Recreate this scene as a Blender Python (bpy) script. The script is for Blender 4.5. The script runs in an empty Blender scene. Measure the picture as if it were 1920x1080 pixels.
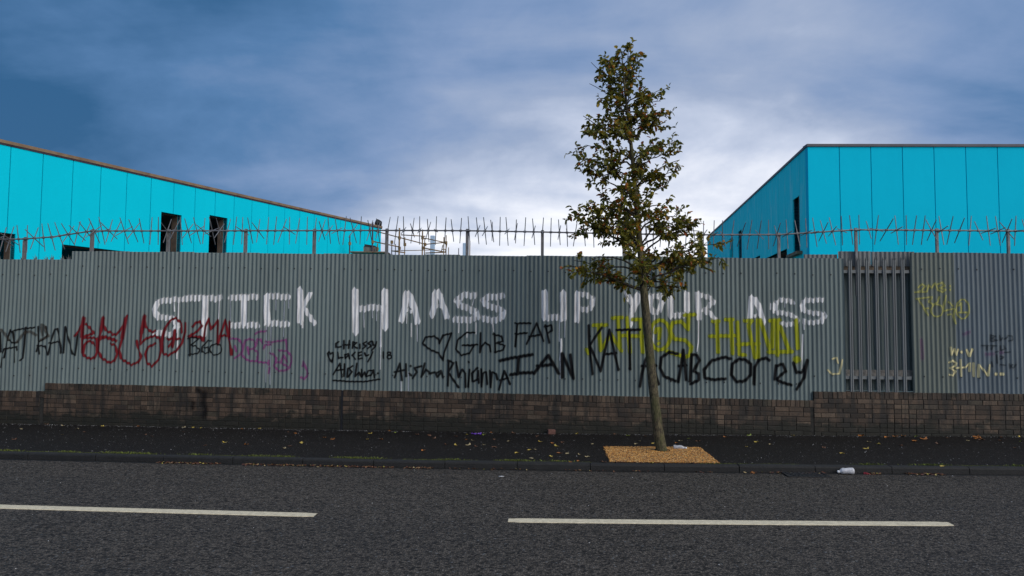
import bpy, math, random
import numpy as np
from mathutils import Vector, Matrix, noise as mnoise

random.seed(7)
rng = np.random.default_rng(7)
sc = bpy.context.scene
col = sc.collection
R = math.radians

# ------------------------------------------------------------------ camera
CAMZ, FPX = 1.70, 1400.0
PITCH, ROLL = R(3.47), R(0.43)
F = Vector((0, math.cos(PITCH), math.sin(PITCH)))
R0 = Vector((1, 0, 0)); U0 = Vector((0, -math.sin(PITCH), math.cos(PITCH)))
CR = R0 * math.cos(ROLL) + U0 * math.sin(ROLL)
CU = U0 * math.cos(ROLL) - R0 * math.sin(ROLL)
CAM = Vector((0, 0, CAMZ))
cd = bpy.data.cameras.new('camera'); cam = bpy.data.objects.new('camera', cd); col.objects.link(cam)
cd.sensor_width = 36; cd.lens = 36 * FPX / 1920
cd.clip_start = 0.05; cd.clip_end = 3000
M3 = Matrix((CR, CU, -F)).transposed()
cam.matrix_world = Matrix.Translation(CAM) @ M3.to_4x4()
sc.camera = cam
sc.render.resolution_x, sc.render.resolution_y = 1024, 576

# ------------------------------------------------------------------ node helpers
class NT:
    def __init__(s, tree): s.t = tree; s.n = tree.nodes; s.l = tree.links
    def node(s, typ, **kw):
        n = s.n.new(typ)
        for k, v in kw.items():
            if k.startswith('i_'):
                n.inputs[k[2:].replace('_', ' ')].default_value = v
            else: setattr(n, k, v)
        return n
    def link(s, a, b): s.l.new(a, b)
    def _set(s, inp, v):
        if hasattr(v, 'links') or isinstance(v, bpy.types.NodeSocket): s.link(v, inp)
        else: inp.default_value = v
    def math(s, op, a, b=None, c=None, clamp=False):
        n = s.n.new('ShaderNodeMath'); n.operation = op; n.use_clamp = clamp
        s._set(n.inputs[0], a)
        if b is not None: s._set(n.inputs[1], b)
        if c is not None: s._set(n.inputs[2], c)
        return n.outputs[0]
    def mix(s, f, a, b, mode='MIX'):
        n = s.n.new('ShaderNodeMix'); n.data_type = 'RGBA'; n.blend_type = mode
        s._set(n.inputs['Factor'], f)
        for k, v in ((6, a), (7, b)):
            if not isinstance(v, bpy.types.NodeSocket): v = tuple(v) + ((1,) if len(v) == 3 else ())
            s._set(n.inputs[k], v)
        return n.outputs[2]
    def noise(s, vec, scale, detail=4, rough=.55, dist=0):
        n = s.n.new('ShaderNodeTexNoise'); n.inputs['Scale'].default_value = scale
        n.inputs['Detail'].default_value = detail; n.inputs['Roughness'].default_value = rough
        n.inputs['Distortion'].default_value = dist
        if vec is not None: s.link(vec, n.inputs['Vector'])
        return n.outputs['Fac']
    def maprange(s, v, a, b, c=0.0, d=1.0, smooth=False):
        n = s.n.new('ShaderNodeMapRange'); n.clamp = True
        if smooth: n.interpolation_type = 'SMOOTHSTEP'
        s._set(n.inputs[0], v)
        for i, x in enumerate((a, b, c, d)): n.inputs[i + 1].default_value = x
        return n.outputs[0]
    def ramp(s, v, stops):
        n = s.n.new('ShaderNodeValToRGB'); s._set(n.inputs[0], v)
        e = n.color_ramp.elements
        while len(e) < len(stops): e.new(0.5)
        for i, (p, c) in enumerate(stops): e[i].position = p; e[i].color = tuple(c) + (1,)
        return n.outputs[0]
    def scalevec(s, vec, sx, sy, sz, rot=(0, 0, 0)):
        n = s.n.new('ShaderNodeMapping'); s.link(vec, n.inputs[0]); n.inputs['Scale'].default_value = (sx, sy, sz)
        n.inputs['Rotation'].default_value = rot
        return n.outputs[0]

# ------------------------------------------------------------------ world: broken overcast
SUN_DIR = Vector((0.66, -0.58, 0.50)).normalized()      # towards the sun
world = bpy.data.worlds.new('World'); sc.world = world; world.use_nodes = True
w = NT(world.node_tree); w.n.clear()
wo = w.node('ShaderNodeOutputWorld'); bg = w.node('ShaderNodeBackground'); bg.inputs[1].default_value = 0.1
sky = w.node('ShaderNodeTexSky', sky_type='NISHITA'); sky.sun_disc = False
sky.sun_elevation = math.asin(SUN_DIR.z); sky.sun_rotation = math.atan2(SUN_DIR.x, SUN_DIR.y)
tc = w.node('ShaderNodeTexCoord'); sep = w.node('ShaderNodeSeparateXYZ'); w.link(tc.outputs['Generated'], sep.inputs[0])
vx, vy, vz = sep.outputs
zz = w.math('ADD', w.math('MAXIMUM', vz, 0.0), 0.36)
cmb = w.node('ShaderNodeCombineXYZ')
w.link(w.math('DIVIDE', vx, zz), cmb.inputs[0]); w.link(w.math('DIVIDE', vy, zz), cmb.inputs[1])
cl1 = w.noise(w.scalevec(cmb.outputs[0], 1.0, 2.0, 1, (0, 0, 0.62)), 1.25, 7, .50, .4)
cl2 = w.noise(cmb.outputs[0], 2.6, 6, .6, .2)
az = w.math('MULTIPLY', w.maprange(vx, -0.60, -0.10, -0.62, 0.03), w.maprange(vy, -0.3, 0.6, 0.35, 1.0))
azr = w.maprange(vx, 0.34, 0.62, 0.0, -0.26)
el = w.math('ADD', w.maprange(vz, 0.0, 0.42, 0.62, 0.42), w.maprange(vz, 0.45, 0.95, 0.0, 0.36, True))   # overcast dome: lighter overhead
b = w.math('ADD', w.math('ADD', el, w.math('ADD', az, azr)), w.math('MULTIPLY', w.math('SUBTRACT', cl1, 0.5), 1.05))
b = w.math('ADD', b, w.math('MULTIPLY', w.math('SUBTRACT', cl2, 0.5), 0.46))
# clear bright strip low down, below the cloud edge
edge = w.math('ADD', vz, w.math('MULTIPLY', w.math('SUBTRACT', w.noise(tc.outputs['Generated'], 5.0, 6, .55, .3), 0.5), 0.16))
edge = w.math('ADD', edge, w.math('MULTIPLY', w.math('ABSOLUTE', w.math('SUBTRACT', vx, 0.12)), 0.30))
low = w.maprange(edge, 0.12, 0.37, 0.46, 0.0, True)
b = w.math('ADD', b, low, clamp=True)
cloud = w.ramp(b, [(0.0, (.020, .085, .195)), (.22, (.070, .158, .315)), (.42, (.165, .245, .41)), (.6, (.275, .338, .475)),
                   (.78, (.46, .51, .63)), (1.0, (.80, .81, .86))])
vm = w.node('ShaderNodeVectorMath', operation='SCALE'); w.link(cloud, vm.inputs[0]); vm.inputs['Scale'].default_value = 10.0
skymix = w.mix(0.04, vm.outputs[0], sky.outputs[0])
w.link(skymix, bg.inputs[0]); w.link(bg.outputs[0], wo.inputs[0])

# ------------------------------------------------------------------ sun behind cloud
sd = bpy.data.lights.new('sun', 'SUN'); sd.energy = 1.5; sd.angle = R(45); sd.color = (1.0, .94, .86)
so = bpy.data.objects.new('sun', sd); col.objects.link(so)
so.rotation_euler = (-SUN_DIR).to_track_quat('-Z', 'Y').to_euler(); so.location = (8, -6, 12)
vs = sc.view_settings
vs.view_transform = 'Standard'; vs.look = 'None'; vs.exposure = 0.38; vs.gamma = 1.0; vs.use_curve_mapping = False

# ------------------------------------------------------------------ frame of reference
def ray(px, py):
    return (F * FPX + CR * (px - 960) - CU * (py - 540)).normalized()
WA = math.atan(0.06)
T = Vector((math.cos(WA), -math.sin(WA), 0)); N = Vector((-math.sin(WA), -math.cos(WA), 0))
O = Vector((0, 12.28, 0))
def W(t, d, z): return O + T * t + N * d + Vector((0, 0, z))
def wall_hit(px, py, d=0.0):
    r = ray(px, py); k = ((O + N * d - CAM).dot(N)) / r.dot(N)
    p = CAM + r * k
    return (p - O).dot(T), p.z
_gt = np.array([-40, -14, -8.8, -4.3, 0, 4.13, 8.1, 13, 40.]); _gv = np.array([.125, .125, .116, .096, .084, .113, .155, .18, .18])
_ft = np.linspace(-40, 40, 801); _fv = np.interp(_ft, _gt, _gv); _k = np.ones(41) / 41
_fv = np.convolve(np.pad(_fv, 20, 'edge'), _k, 'valid')
def G(t): return float(np.interp(t, _ft, _fv))           # pavement height along the street
DROP = .072; KD = 2.88                                                 # kerb face, distance from the fence
def GZ(t, d): return G(t) if d < KD else G(t) - 0.095
def ground_hit(px, py, drop=0.0):
    r = ray(px, py); z = .1
    for _ in range(8):
        p = CAM + r * ((z - CAMZ) / r.z)
        t, d = (p - O).dot(T), (p - O).dot(N)
        z = GZ(t, d)
    return t, d, z

# ------------------------------------------------------------------ object helpers
WL = {}
def finish(o, parent, loc, label, cat, group, kind):
    if parent is not None:
        o.parent = parent; o.location = Vector(loc) - WL[parent.name]
    else: o.location = loc
    WL[o.name] = Vector(loc)
    if label: o['label'] = label
    if cat: o['category'] = cat
    if group: o['group'] = group
    if kind: o['kind'] = kind
    return o
def new(name, me, parent=None, loc=(0, 0, 0), rot=None, label=None, cat=None, group=None, kind=None):
    o = bpy.data.objects.new(name, me); col.objects.link(o)
    if rot is not None: o.rotation_euler = rot
    return finish(o, parent, loc, label, cat, group, kind)
def empty(name, loc, label, cat, group=None, kind=None):
    o = new(name, None, None, loc, None, label, cat, group, kind); o.empty_display_size = .1
    return o

class MB:
    def __init__(s): s.v = []; s.f = []; s.smooth = False
    def add(s, v, f):
        n = len(s.v); s.v += [tuple(p) for p in v]; s.f += [tuple(i + n for i in q) for q in f]; return s
    def box(s, c, ax, ay, az, hx, hy, hz):
        c = Vector(c); v = []
        for i in (-1, 1):
            for j in (-1, 1):
                for k in (-1, 1): v.append(c + ax * (i * hx) + ay * (j * hy) + az * (k * hz))
        return s.add(v, [(0, 1, 3, 2), (4, 6, 7, 5), (0, 4, 5, 1), (2, 3, 7, 6), (0, 2, 6, 4), (1, 5, 7, 3)])
    def wbox(s, t0, t1, d0, d1, z0, z1):
        return s.box(W((t0 + t1) / 2, (d0 + d1) / 2, (z0 + z1) / 2), T, N, Vector((0, 0, 1)), abs(t1 - t0) / 2, abs(d1 - d0) / 2, abs(z1 - z0) / 2)
    def tube(s, pts, rad, n=8, cap=True):
        pts = [Vector(p) for p in pts]
        if not hasattr(rad, '__len__'): rad = [rad] * len(pts)
        base = len(s.v); prev = None
        for i, p in enumerate(pts):
            d = (pts[min(i + 1, len(pts) - 1)] - pts[max(i - 1, 0)]).normalized()
            if prev is None:
                a = Vector((0, 0, 1)) if abs(d.z) < .9 else Vector((1, 0, 0)); u = d.cross(a).normalized()
            else: u = (prev - d * prev.dot(d)).normalized()
            prev = u; v = d.cross(u)
            for k in range(n):
                an = 2 * math.pi * k / n; s.v.append(tuple(p + (u * math.cos(an) + v * math.sin(an)) * rad[i]))
        for i in range(len(pts) - 1):
            for k in range(n):
                a = base + i * n + k; bq = base + i * n + (k + 1) % n
                s.f.append((a, bq, bq + n, a + n))
        if cap:
            s.f.append(tuple(base + k for k in range(n))[::-1]); s.f.append(tuple(base + (len(pts) - 1) * n + k for k in range(n)))
        return s
    def mesh(s, name, mat, origin=(0, 0, 0), smooth=False):
        me = bpy.data.meshes.new(name); o = Vector(origin)
        me.from_pydata([tuple(Vector(p) - o) for p in s.v], [], s.f); me.update()
        if mat: me.materials.append(mat)
        if smooth: me.polygons.foreach_set('use_smooth', [True] * len(me.polygons))
        return me
    def build(s, name, mat, parent=None, loc=(0, 0, 0), smooth=False, **kw):
        return new(name, s.mesh(name, mat, loc, smooth), parent, loc, **kw)
ZA = Vector((0, 0, 1)); XA = Vector((1, 0, 0)); YA = Vector((0, 1, 0))

# ------------------------------------------------------------------ materials
def mat(name, fn):
    m = bpy.data.materials.new(name); m.use_nodes = True
    t = NT(m.node_tree); p = t.n['Principled BSDF']; fn(t, p); return m
def plain(name, c, rough=.6, var=.25, scale=8.0, metal=0.0, bump=0.0):
    def fn(t, p):
        g = t.node('ShaderNodeNewGeometry').outputs['Position']
        nz = t.noise(g, scale, 5)
        f = t.maprange(nz, .3, .7)
        t.link(t.mix(f, [x * (1 - var) for x in c], [min(1, x * (1 + var)) for x in c]), p.inputs['Base Color'])
        p.inputs['Roughness'].default_value = rough; p.inputs['Metallic'].default_value = metal
        if bump:
            bn = t.node('ShaderNodeBump'); bn.inputs['Strength'].default_value = bump; bn.inputs['Distance'].default_value = .01
            t.link(t.noise(g, scale * 5, 4), bn.inputs['Height']); t.link(bn.outputs[0], p.inputs['Normal'])
    return mat(name, fn)

def asphalt(name, c0, c1, rough, fleck, gscale, wet):
    def fn(t, p):
        g = t.node('ShaderNodeNewGeometry').outputs['Position']
        vo = t.node('ShaderNodeTexVoronoi'); vo.inputs['Scale'].default_value = gscale; t.link(g, vo.inputs['Vector'])
        vd = vo.outputs['Distance']
        sp = t.node('ShaderNodeSeparateColor'); t.link(vo.outputs['Color'], sp.inputs[0])
        big = t.noise(t.scalevec(g, .5, 1.6, 1), .55, 5, .6)
        mid = t.noise(g, 9, 5, .65)
        f = t.math('ADD', t.math('MULTIPLY', t.maprange(big, .3, .7), .45), t.math('MULTIPLY', t.maprange(mid, .3, .7), .55))
        cc = t.mix(f, c0, c1)
        st = t.maprange(sp.outputs[0], 0, 1, .35, 2.0)
        vm = t.node('ShaderNodeVectorMath', operation='SCALE'); t.link(cc, vm.inputs[0]); t.link(st, vm.inputs['Scale'])
        pit = t.maprange(vd, .25, .62, 1.0, .45)
        vm2 = t.node('ShaderNodeVectorMath', operation='SCALE'); t.link(vm.outputs[0], vm2.inputs[0]); t.link(pit, vm2.inputs['Scale'])
        fl = t.math('GREATER_THAN', sp.outputs[1], 1 - fleck)
        cc = t.mix(fl, vm2.outputs[0], (.13, .13, .125))
        v3 = t.node('ShaderNodeTexVoronoi'); v3.inputs['Scale'].default_value = gscale * .42; t.link(t.scalevec(g, 1, 1.15, 1, (0, 0, .3)), v3.inputs['Vector'])
        s3 = t.node('ShaderNodeSeparateColor'); t.link(v3.outputs['Color'], s3.inputs[0])
        cc = t.mix(t.math('MULTIPLY', t.math('MULTIPLY', t.maprange(s3.outputs[0], .55, .68), t.maprange(v3.outputs['Distance'], .60, .35)), t.maprange(mid, .32, .55, .25, 1.0)), cc, [x * .16 for x in c0])
        t.link(cc, p.inputs['Base Color'])
        ro = t.maprange(t.math('ADD', t.math('MULTIPLY', big, .6), t.math('MULTIPLY', sp.outputs[2], .4)), .3, .7, rough - wet, rough + .12)
        t.link(ro, p.inputs['Roughness']); p.inputs['Specular IOR Level'].default_value = .22
        h = t.math('ADD', t.math('MULTIPLY', vd, -1.0), t.math('MULTIPLY', mid, .5))
        bn = t.node('ShaderNodeBump'); bn.inputs['Strength'].default_value = .9; bn.inputs['Distance'].default_value = .009
        t.link(h, bn.inputs['Height']); t.link(bn.outputs[0], p.inputs['Normal'])
    return mat(name, fn)
M_road = asphalt('asphalt', (.064, .054, .0425), (.105, .089, .071), .68, .010, 60, .12)
M_pave = asphalt('pavement_tarmac', (.0112, .0088, .0066), (.0195, .0156, .0122), .72, .008, 95, .08)
M_kerb = plain('kerb_concrete', (.0105, .010, .009), .75, .4, 12, bump=.5)
M_ground = plain('site_ground', (.10, .085, .07), .9, .3, .6)

def fence_fn(c, dirt):
    def fn(t, p):
        g = t.node('ShaderNodeNewGeometry').outputs['Position']
        oi = t.node('ShaderNodeObjectInfo')
        st = t.noise(t.scalevec(g, 7, 7, .5), 1.6, 6, .6)          # rain streaks
        bl = t.noise(g, 1.1, 5, .6)
        f = t.math('ADD', t.math('MULTIPLY', t.maprange(st, .3, .7), .45), t.math('MULTIPLY', t.maprange(bl, .3, .7), .35))
        f = t.math('ADD', f, t.math('MULTIPLY', oi.outputs['Random'], .3))
        cc = t.mix(f, [x * .74 for x in c], [x * 1.2 for x in c])
        sp = t.noise(g, 55, 3, .7)
        cc = t.mix(t.math('MULTIPLY', t.maprange(sp, .60, .72), .25), cc, (.16, .11, .07))
        rst = t.math('MULTIPLY', t.maprange(t.noise(t.scalevec(g, 5, 5, .35), 2.2, 5, .6), .62, .78), dirt)
        cc = t.mix(rst, cc, (.10, .075, .05))
        t.link(cc, p.inputs['Base Color'])
        p.inputs['Metallic'].default_value = .12
        t.link(t.maprange(bl, .3, .7, .48, .7), p.inputs['Roughness'])
        bn = t.node('ShaderNodeBump'); bn.inputs['Strength'].default_value = .15; bn.inputs['Distance'].default_value = .004
        t.link(t.noise(g, 22, 4), bn.inputs['Height']); t.link(bn.outputs[0], p.inputs['Normal'])
    return fn
FC = (.150, .188, .180)
M_sheet = mat('galvanised_sheet', fence_fn(FC, .35))
M_sheet_g = mat('galvanised_sheet_green', fence_fn((.135, .155, .132), .5))
M_sheet_b = mat('galvanised_sheet_blue', fence_fn((.135, .168, .185), .4))
M_galv = mat('galvanised_steel', fence_fn((.165, .175, .172), .5))
M_post = plain('post_steel', (.20, .195, .195), .55, .3, 10, .3)
M_spike = plain('spike_steel', (.19, .185, .185), .5, .3, 14, .35)
M_dark = plain('screw_dark', (.02, .02, .02), .7)
M_timber = plain('weathered_timber', (.16, .115, .075), .85, .5, 18, bump=.4)
M_stone = plain('rail_concrete', (.26, .24, .21), .85, .4, 25, bump=.4)

def brick_fn(t, p):
    g = t.node('ShaderNodeNewGeometry').outputs['Position']
    oi = t.node('ShaderNodeObjectInfo')
    base = t.ramp(oi.outputs['Random'], [(0, (.032, .020, .011)), (.3, (.070, .043, .024)), (.6, (.112, .069, .041)), (.85, (.155, .105, .066)), (1, (.055, .044, .026))])
    gr = t.noise(g, 60, 5, .7)
    base = t.mix(t.maprange(gr, .35, .7), base, t.mix(.5, base, (.02, .015, .012)))
    stn = t.noise(t.scalevec(g, 6, 6, .9), 1.5, 6, .65)
    base = t.mix(t.math('MULTIPLY', t.maprange(stn, .46, .62), .84), base, (.012, .0105, .008))
    sep = t.node('ShaderNodeSeparateXYZ'); t.link(g, sep.inputs[0])
    mo = t.math('ADD', t.noise(t.scalevec(g, 1.6, 1.6, 2.2), 2.2, 6, .65), t.math('ADD', t.maprange(sep.outputs[2], .10, .46, .30, -.10), t.maprange(sep.outputs[2], .60, .78, 0.0, .10)))
    base = t.mix(t.math('MULTIPLY', t.maprange(mo, .50, .64), .92), base, (.0085, .0085, .0032))
    t.link(base, p.inputs['Base Color'])
    t.link(t.maprange(gr, .3, .7, .55, .85), p.inputs['Roughness'])
    bn = t.node('ShaderNodeBump'); bn.inputs['Strength'].default_value = .6; bn.inputs['Distance'].default_value = .006
    t.link(t.noise(g, 90, 4), bn.inputs['Height']); t.link(bn.outputs[0], p.inputs['Normal'])
M_brick = mat('wet_brick', brick_fn)
M_mortar = plain('dark_mortar', (.022, .020, .016), .9, .5, 20, bump=.5)
M_moss = plain('moss', (.060, .075, .012), .9, .5, 20)
M_tar = plain('joint_tar', (.006, .006, .008), .5)

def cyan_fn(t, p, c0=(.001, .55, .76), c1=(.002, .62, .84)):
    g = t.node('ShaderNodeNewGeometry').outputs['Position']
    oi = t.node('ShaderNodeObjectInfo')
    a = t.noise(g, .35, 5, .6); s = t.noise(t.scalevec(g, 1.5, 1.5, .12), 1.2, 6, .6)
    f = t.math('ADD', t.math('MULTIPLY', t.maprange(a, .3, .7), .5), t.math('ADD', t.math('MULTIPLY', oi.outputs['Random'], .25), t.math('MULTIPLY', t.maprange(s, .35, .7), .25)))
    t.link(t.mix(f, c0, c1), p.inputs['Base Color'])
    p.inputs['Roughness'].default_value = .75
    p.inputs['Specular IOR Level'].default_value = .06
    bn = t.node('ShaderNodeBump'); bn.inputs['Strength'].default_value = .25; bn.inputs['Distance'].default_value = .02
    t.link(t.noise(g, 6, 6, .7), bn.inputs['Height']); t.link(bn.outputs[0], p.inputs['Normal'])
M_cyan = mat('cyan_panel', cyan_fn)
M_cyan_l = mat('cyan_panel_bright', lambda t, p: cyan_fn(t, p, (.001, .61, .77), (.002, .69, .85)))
def cyan_side_lightened_fn(t, p):
    cyan_fn(t, p, (.01, .80, .88), (.02, .86, .93))  # side wall cyan lightened in the colour to offset its shade
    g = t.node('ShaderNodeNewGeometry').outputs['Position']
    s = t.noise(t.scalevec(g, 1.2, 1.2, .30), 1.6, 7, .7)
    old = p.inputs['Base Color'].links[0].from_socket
    t.link(t.mix(t.math('MULTIPLY', t.maprange(s, .52, .72), .6), old, (.34, .90, .94)), p.inputs['Base Color'])  # pale panel streaks, mixed in strongly to brighten the shaded wall
M_cyan_side = mat('cyan_panel_streaked_lightened', cyan_side_lightened_fn)
M_gap = plain('joint_backing', (.004, .10, .15), .8)
M_block = plain('blockwork', (.16, .12, .09), .9, .35, 3, bump=.4)
M_tan = plain('tan_flashing', (.24, .155, .085), .7, .35, 2)
M_greytrim = plain('grey_flashing', (.10, .09, .10), .6, .2, 2)
M_roof = plain('roof_sheet', (.2, .2, .2), .8)
M_scaff = plain('scaffold_tube', (.22, .135, .055), .6, .5, 3, .2)
M_scaff_d = plain('scaffold_tube_dark', (.05, .035, .05), .6, .4, 3, .2)
M_board = plain('scaffold_board', (.20, .135, .08), .85, .4, 4)
M_conc = plain('concrete_block', (.17, .16, .145), .9, .3, 5)
M_black = plain('black_sheet', (.012, .012, .013), .7)
M_wrap = plain('pale_blue_wrap', (.42, .55, .68), .6, .08, 1)

def gravel_fn(t, p):
    g = t.node('ShaderNodeNewGeometry').outputs['Position']
    vo = t.node('ShaderNodeTexVoronoi'); vo.inputs['Scale'].default_value = 62; t.link(g, vo.inputs['Vector'])
    sp = t.node('ShaderNodeSeparateColor'); t.link(vo.outputs['Color'], sp.inputs[0])
    c = t.ramp(sp.outputs[0], [(0, (.13, .055, .018)), (.3, (.40, .16, .025)), (.65, (.58, .27, .045)), (.88, (.64, .38, .12)), (1, (.70, .52, .27))])
    c = t.mix(t.maprange(vo.outputs['Distance'], .3, .65), c, (.05, .025, .01))
    t.link(c, p.inputs['Base Color']); p.inputs['Roughness'].default_value = .55
    bn = t.node('ShaderNodeBump'); bn.inputs['Strength'].default_value = .8; bn.inputs['Distance'].default_value = .008
    bn.invert = True
    t.link(vo.outputs['Distance'], bn.inputs['Height']); t.link(bn.outputs[0], p.inputs['Normal'])
M_gravel = mat('golden_resin_gravel', gravel_fn)
def pebble_fn(t, p):
    at = t.node('ShaderNodeAttribute', attribute_name='tint')
    c = t.ramp(at.outputs['Fac'], [(0, (.16, .07, .025)), (.35, (.44, .18, .03)), (.7, (.60, .29, .055)), (1, (.68, .46, .20))])
    t.link(c, p.inputs['Base Color']); p.inputs['Roughness'].default_value = .5
M_pebble = mat('golden_pebbles', pebble_fn)
def bark_fn(t, p):
    g = t.node('ShaderNodeNewGeometry').outputs['Position']
    n1 = t.noise(t.scalevec(g, 1, 1, .35), 45, 6, .7); n2 = t.noise(t.scalevec(g, 1, 1, .5), 7, 5, .6)
    c = t.mix(t.maprange(n1, .40, .60), (.020, .016, .008), (.13, .105, .055))
    c = t.mix(t.math('MULTIPLY', t.maprange(n2, .45, .65), .7), c, (.060, .066, .014))
    c = t.mix(t.math('MULTIPLY', t.maprange(t.noise(g, 30, 3), .68, .74), .6), c, (.20, .19, .13))
    t.link(c, p.inputs['Base Color']); p.inputs['Roughness'].default_value = .85
    bn = t.node('ShaderNodeBump'); bn.inputs['Strength'].default_value = .8; bn.inputs['Distance'].default_value = .01
    t.link(n1, bn.inputs['Height']); t.link(bn.outputs[0], p.inputs['Normal'])
M_bark = mat('mossy_bark', bark_fn)
M_twig = plain('twig_bark', (.026, .020, .013), .85, .3, 30)
def leaf_fn(t, p):
    at = t.node('ShaderNodeAttribute', attribute_name='tint')
    c = t.ramp(at.outputs['Fac'], [(0, (.050, .060, .013)), (.3, (.13, .138, .022)), (.62, (.24, .22, .032)), (.80, (.36, .29, .04)), (.86, (.46, .26, .03)), (.92, (.50, .16, .028)), (1, (.34, .065, .022))])
    t.link(c, p.inputs['Base Color']); p.inputs['Roughness'].default_value = .42
    p.inputs['Specular IOR Level'].default_value = .35
    tr = t.node('ShaderNodeBsdfTranslucent'); t.link(c, tr.inputs[0])
    mx = t.node('ShaderNodeMixShader'); mx.inputs[0].default_value = .38
    t.link(p.outputs[0], mx.inputs[1]); t.link(tr.outputs[0], mx.inputs[2])
    t.link(mx.outputs[0], t.n['Material Output'].inputs[0])
M_leaf = mat('tree_leaves', leaf_fn)
def paint(name, c, rough=.6, streak=.35, vary=.12):
    def fn(t, p):
        g = t.node('ShaderNodeNewGeometry').outputs['Position']
        at = t.node('ShaderNodeAttribute', attribute_name='cover')
        n1 = t.noise(t.scalevec(g, 14, 14, 1.2), 3, 5, .6)
        f = t.maprange(n1, .3, .7)
        t.link(t.mix(f, [x * (1 - vary) for x in c], [min(.9, x * (1 + vary)) for x in c]), p.inputs['Base Color'])
        p.inputs['Roughness'].default_value = rough; p.inputs['Specular IOR Level'].default_value = .2
        a = t.math('MULTIPLY', at.outputs['Fac'], t.maprange(n1, .25, .55, 1 - streak, 1.0), clamp=True)
        t.link(a, p.inputs['Alpha'])
    return mat(name, fn)
P_white = paint('white_brush_paint', (.83, .81, .79), .55, .4)
P_black = paint('black_spray_paint', (.004, .004, .005), .8, .04)
P_brown = paint('brown_spray_paint', (.05, .04, .03), .6, .4)
P_red = paint('red_spray_paint', (.155, .003, .008), .6, .1)
P_pink = paint('magenta_spray_paint', (.28, .04, .21), .55, .4)
P_lime = paint('lime_spray_paint', (.34, .36, .006), .55, .3)
P_pale = paint('pale_yellow_spray_paint', (.48, .46, .14), .55, .4)
P_cream = paint('cream_brush_paint', (.68, .60, .32), .55, .3)
M_line = plain('road_paint', (.70, .61, .42), .7, .22, 25, bump=.3)

# ================================================================== THE SETTING
def sheet(name, t0, t1, d0, d1, nt, nd, zf, m, kind='structure', skirt=0.0):
    mb = MB()
    for j in range(nd + 1):
        for i in range(nt + 1):
            t = t0 + (t1 - t0) * i / nt; d = d0 + (d1 - d0) * j / nd
            mb.v.append(tuple(W(t, d, zf(t, d))))
    for j in range(nd):
        for i in range(nt):
            a = j * (nt + 1) + i; mb.f.append((a, a + nt + 1, a + nt + 2, a + 1))
    return mb.build(name, m, smooth=True, kind=kind)
gm = MB(); gm.add([(-900, -900, -.25), (900, -900, -.25), (900, 1500, -.25), (-900, 1500, -.25)], [(0, 1, 2, 3)])
gm.build('ground', M_ground, kind='structure')
KW = .125; OPK = 8.7
sheet('pavement', -30, 30, -.02, KD - KW - .002, 120, 1, lambda t, d: G(t), M_pave)
road = sheet('road', -30, 30, KD, OPK, 120, 70, lambda t, d: G(t) - DROP - .006 * max(0, 1 - (d - KD) / .35) + .03 * math.sin(min(1, (d - KD) / 5.8) * math.pi) * .4, M_road)
def RZ(t, d): return G(t) - DROP - .006 * max(0, 1 - (d - KD) / .35) + .012 * math.sin(min(1, (d - KD) / 5.8) * math.pi)
sheet('gutter', -30, 30, KD + .005, KD + .125, 600, 2, lambda t, d: RZ(t, d) + .004 - (.012 + .01 * mnoise.noise((t * 6, 0, 0)) if d > KD + .12 else 0), plain('gutter_dark', (.010, .0088, .0070), .45, .4, 9))  # thin dark strip along the kerb foot, ragged outer edge
sheet('far_pavement', -30, 30, OPK + KW, 30, 120, 2, lambda t, d: G(t), M_pave)
# kerbs of single stones
def kerb(name, d_face, sgn):
    k = empty(name, W(0, d_face, 0), None, None, kind='structure')
    L = .905; i0 = -33
    tq = wall_hit(1107, 870, KD)[0]
    mbs = []
    for v in range(3):
        mb = MB(); hl = L / 2 - .004
        prof = [(-KW, -.2), (-KW, 0), (-.022, .002 * v), (-.006, -.006), (0, -.022), (.004, -.2)]
        nn = len(prof); nseg = 4
        for i in range(nseg + 1):
            x = -hl + 2 * hl * i / nseg
            for (d, z) in prof:
                q = T * x + N * (d * sgn) + ZA * (z + random.uniform(-.0015, .0015)); mb.v.append(tuple(q))
        for i in range(nseg):
            for j in range(nn - 1):
                a = i * nn + j; f = (a, a + 1, a + nn + 1, a + nn); mb.f.append(f if sgn < 0 else f[::-1])
        mb.f.append(tuple(range(nn))); mb.f.append(tuple(nseg * nn + j for j in range(nn))[::-1])
        mbs.append(mb.mesh('kerb_stone', M_kerb))
    for i in range(i0, 33):
        t = tq + (i + .5) * L
        sl = (G(t + .4) - G(t - .4)) / .8
        new('kerb_stone', mbs[i % 3], k, W(t, d_face + random.uniform(-.004, .004), G(t) + .003 + random.uniform(-.003, .003)), (0, -math.atan(sl), random.uniform(-.003, .003)))
kerb('kerb', KD, 1); kerb('far_kerb', OPK, -1)

# road centre line
def line_mark(c0, c1, wd, name='lane_line'):
    (t0, d0), (t1, d1) = c0, c1
    mb = MB(); n = max(8, int(abs(t1 - t0) / .05))
    for i in range(n + 1):
        k = i / n; t = t0 + (t1 - t0) * k; d = d0 + (d1 - d0) * k
        e = 1.0 if 1 < i < n - 1 else .8
        a = wd / 2 * e + mnoise.noise((t * 9, 1, 0)) * .004; bq = wd / 2 * e + mnoise.noise((t * 9, 7, 0)) * .004
        for dd, hz in ((-a - .003, -.004), (-a, .004), (bq, .004), (bq + .003, -.004)):
            mb.v.append(tuple(W(t, d + dd, RZ(t, d + dd) + hz + .002)))
    for i in range(n):
        for j in range(3):
            q = i * 4 + j; mb.f.append((q, q + 1, q + 5, q + 4))
    return mb.build(name, M_line, road)
def gp(px, py): t, d, z = ground_hit(px, py); return t, d
LA, LB = gp(0, 957.5), gp(592, 973.5); LC, LD = gp(953, 983.5), gp(1783, 990.5)
dirL = ((LB[1] - LA[1]) / (LB[0] - LA[0]))
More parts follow.
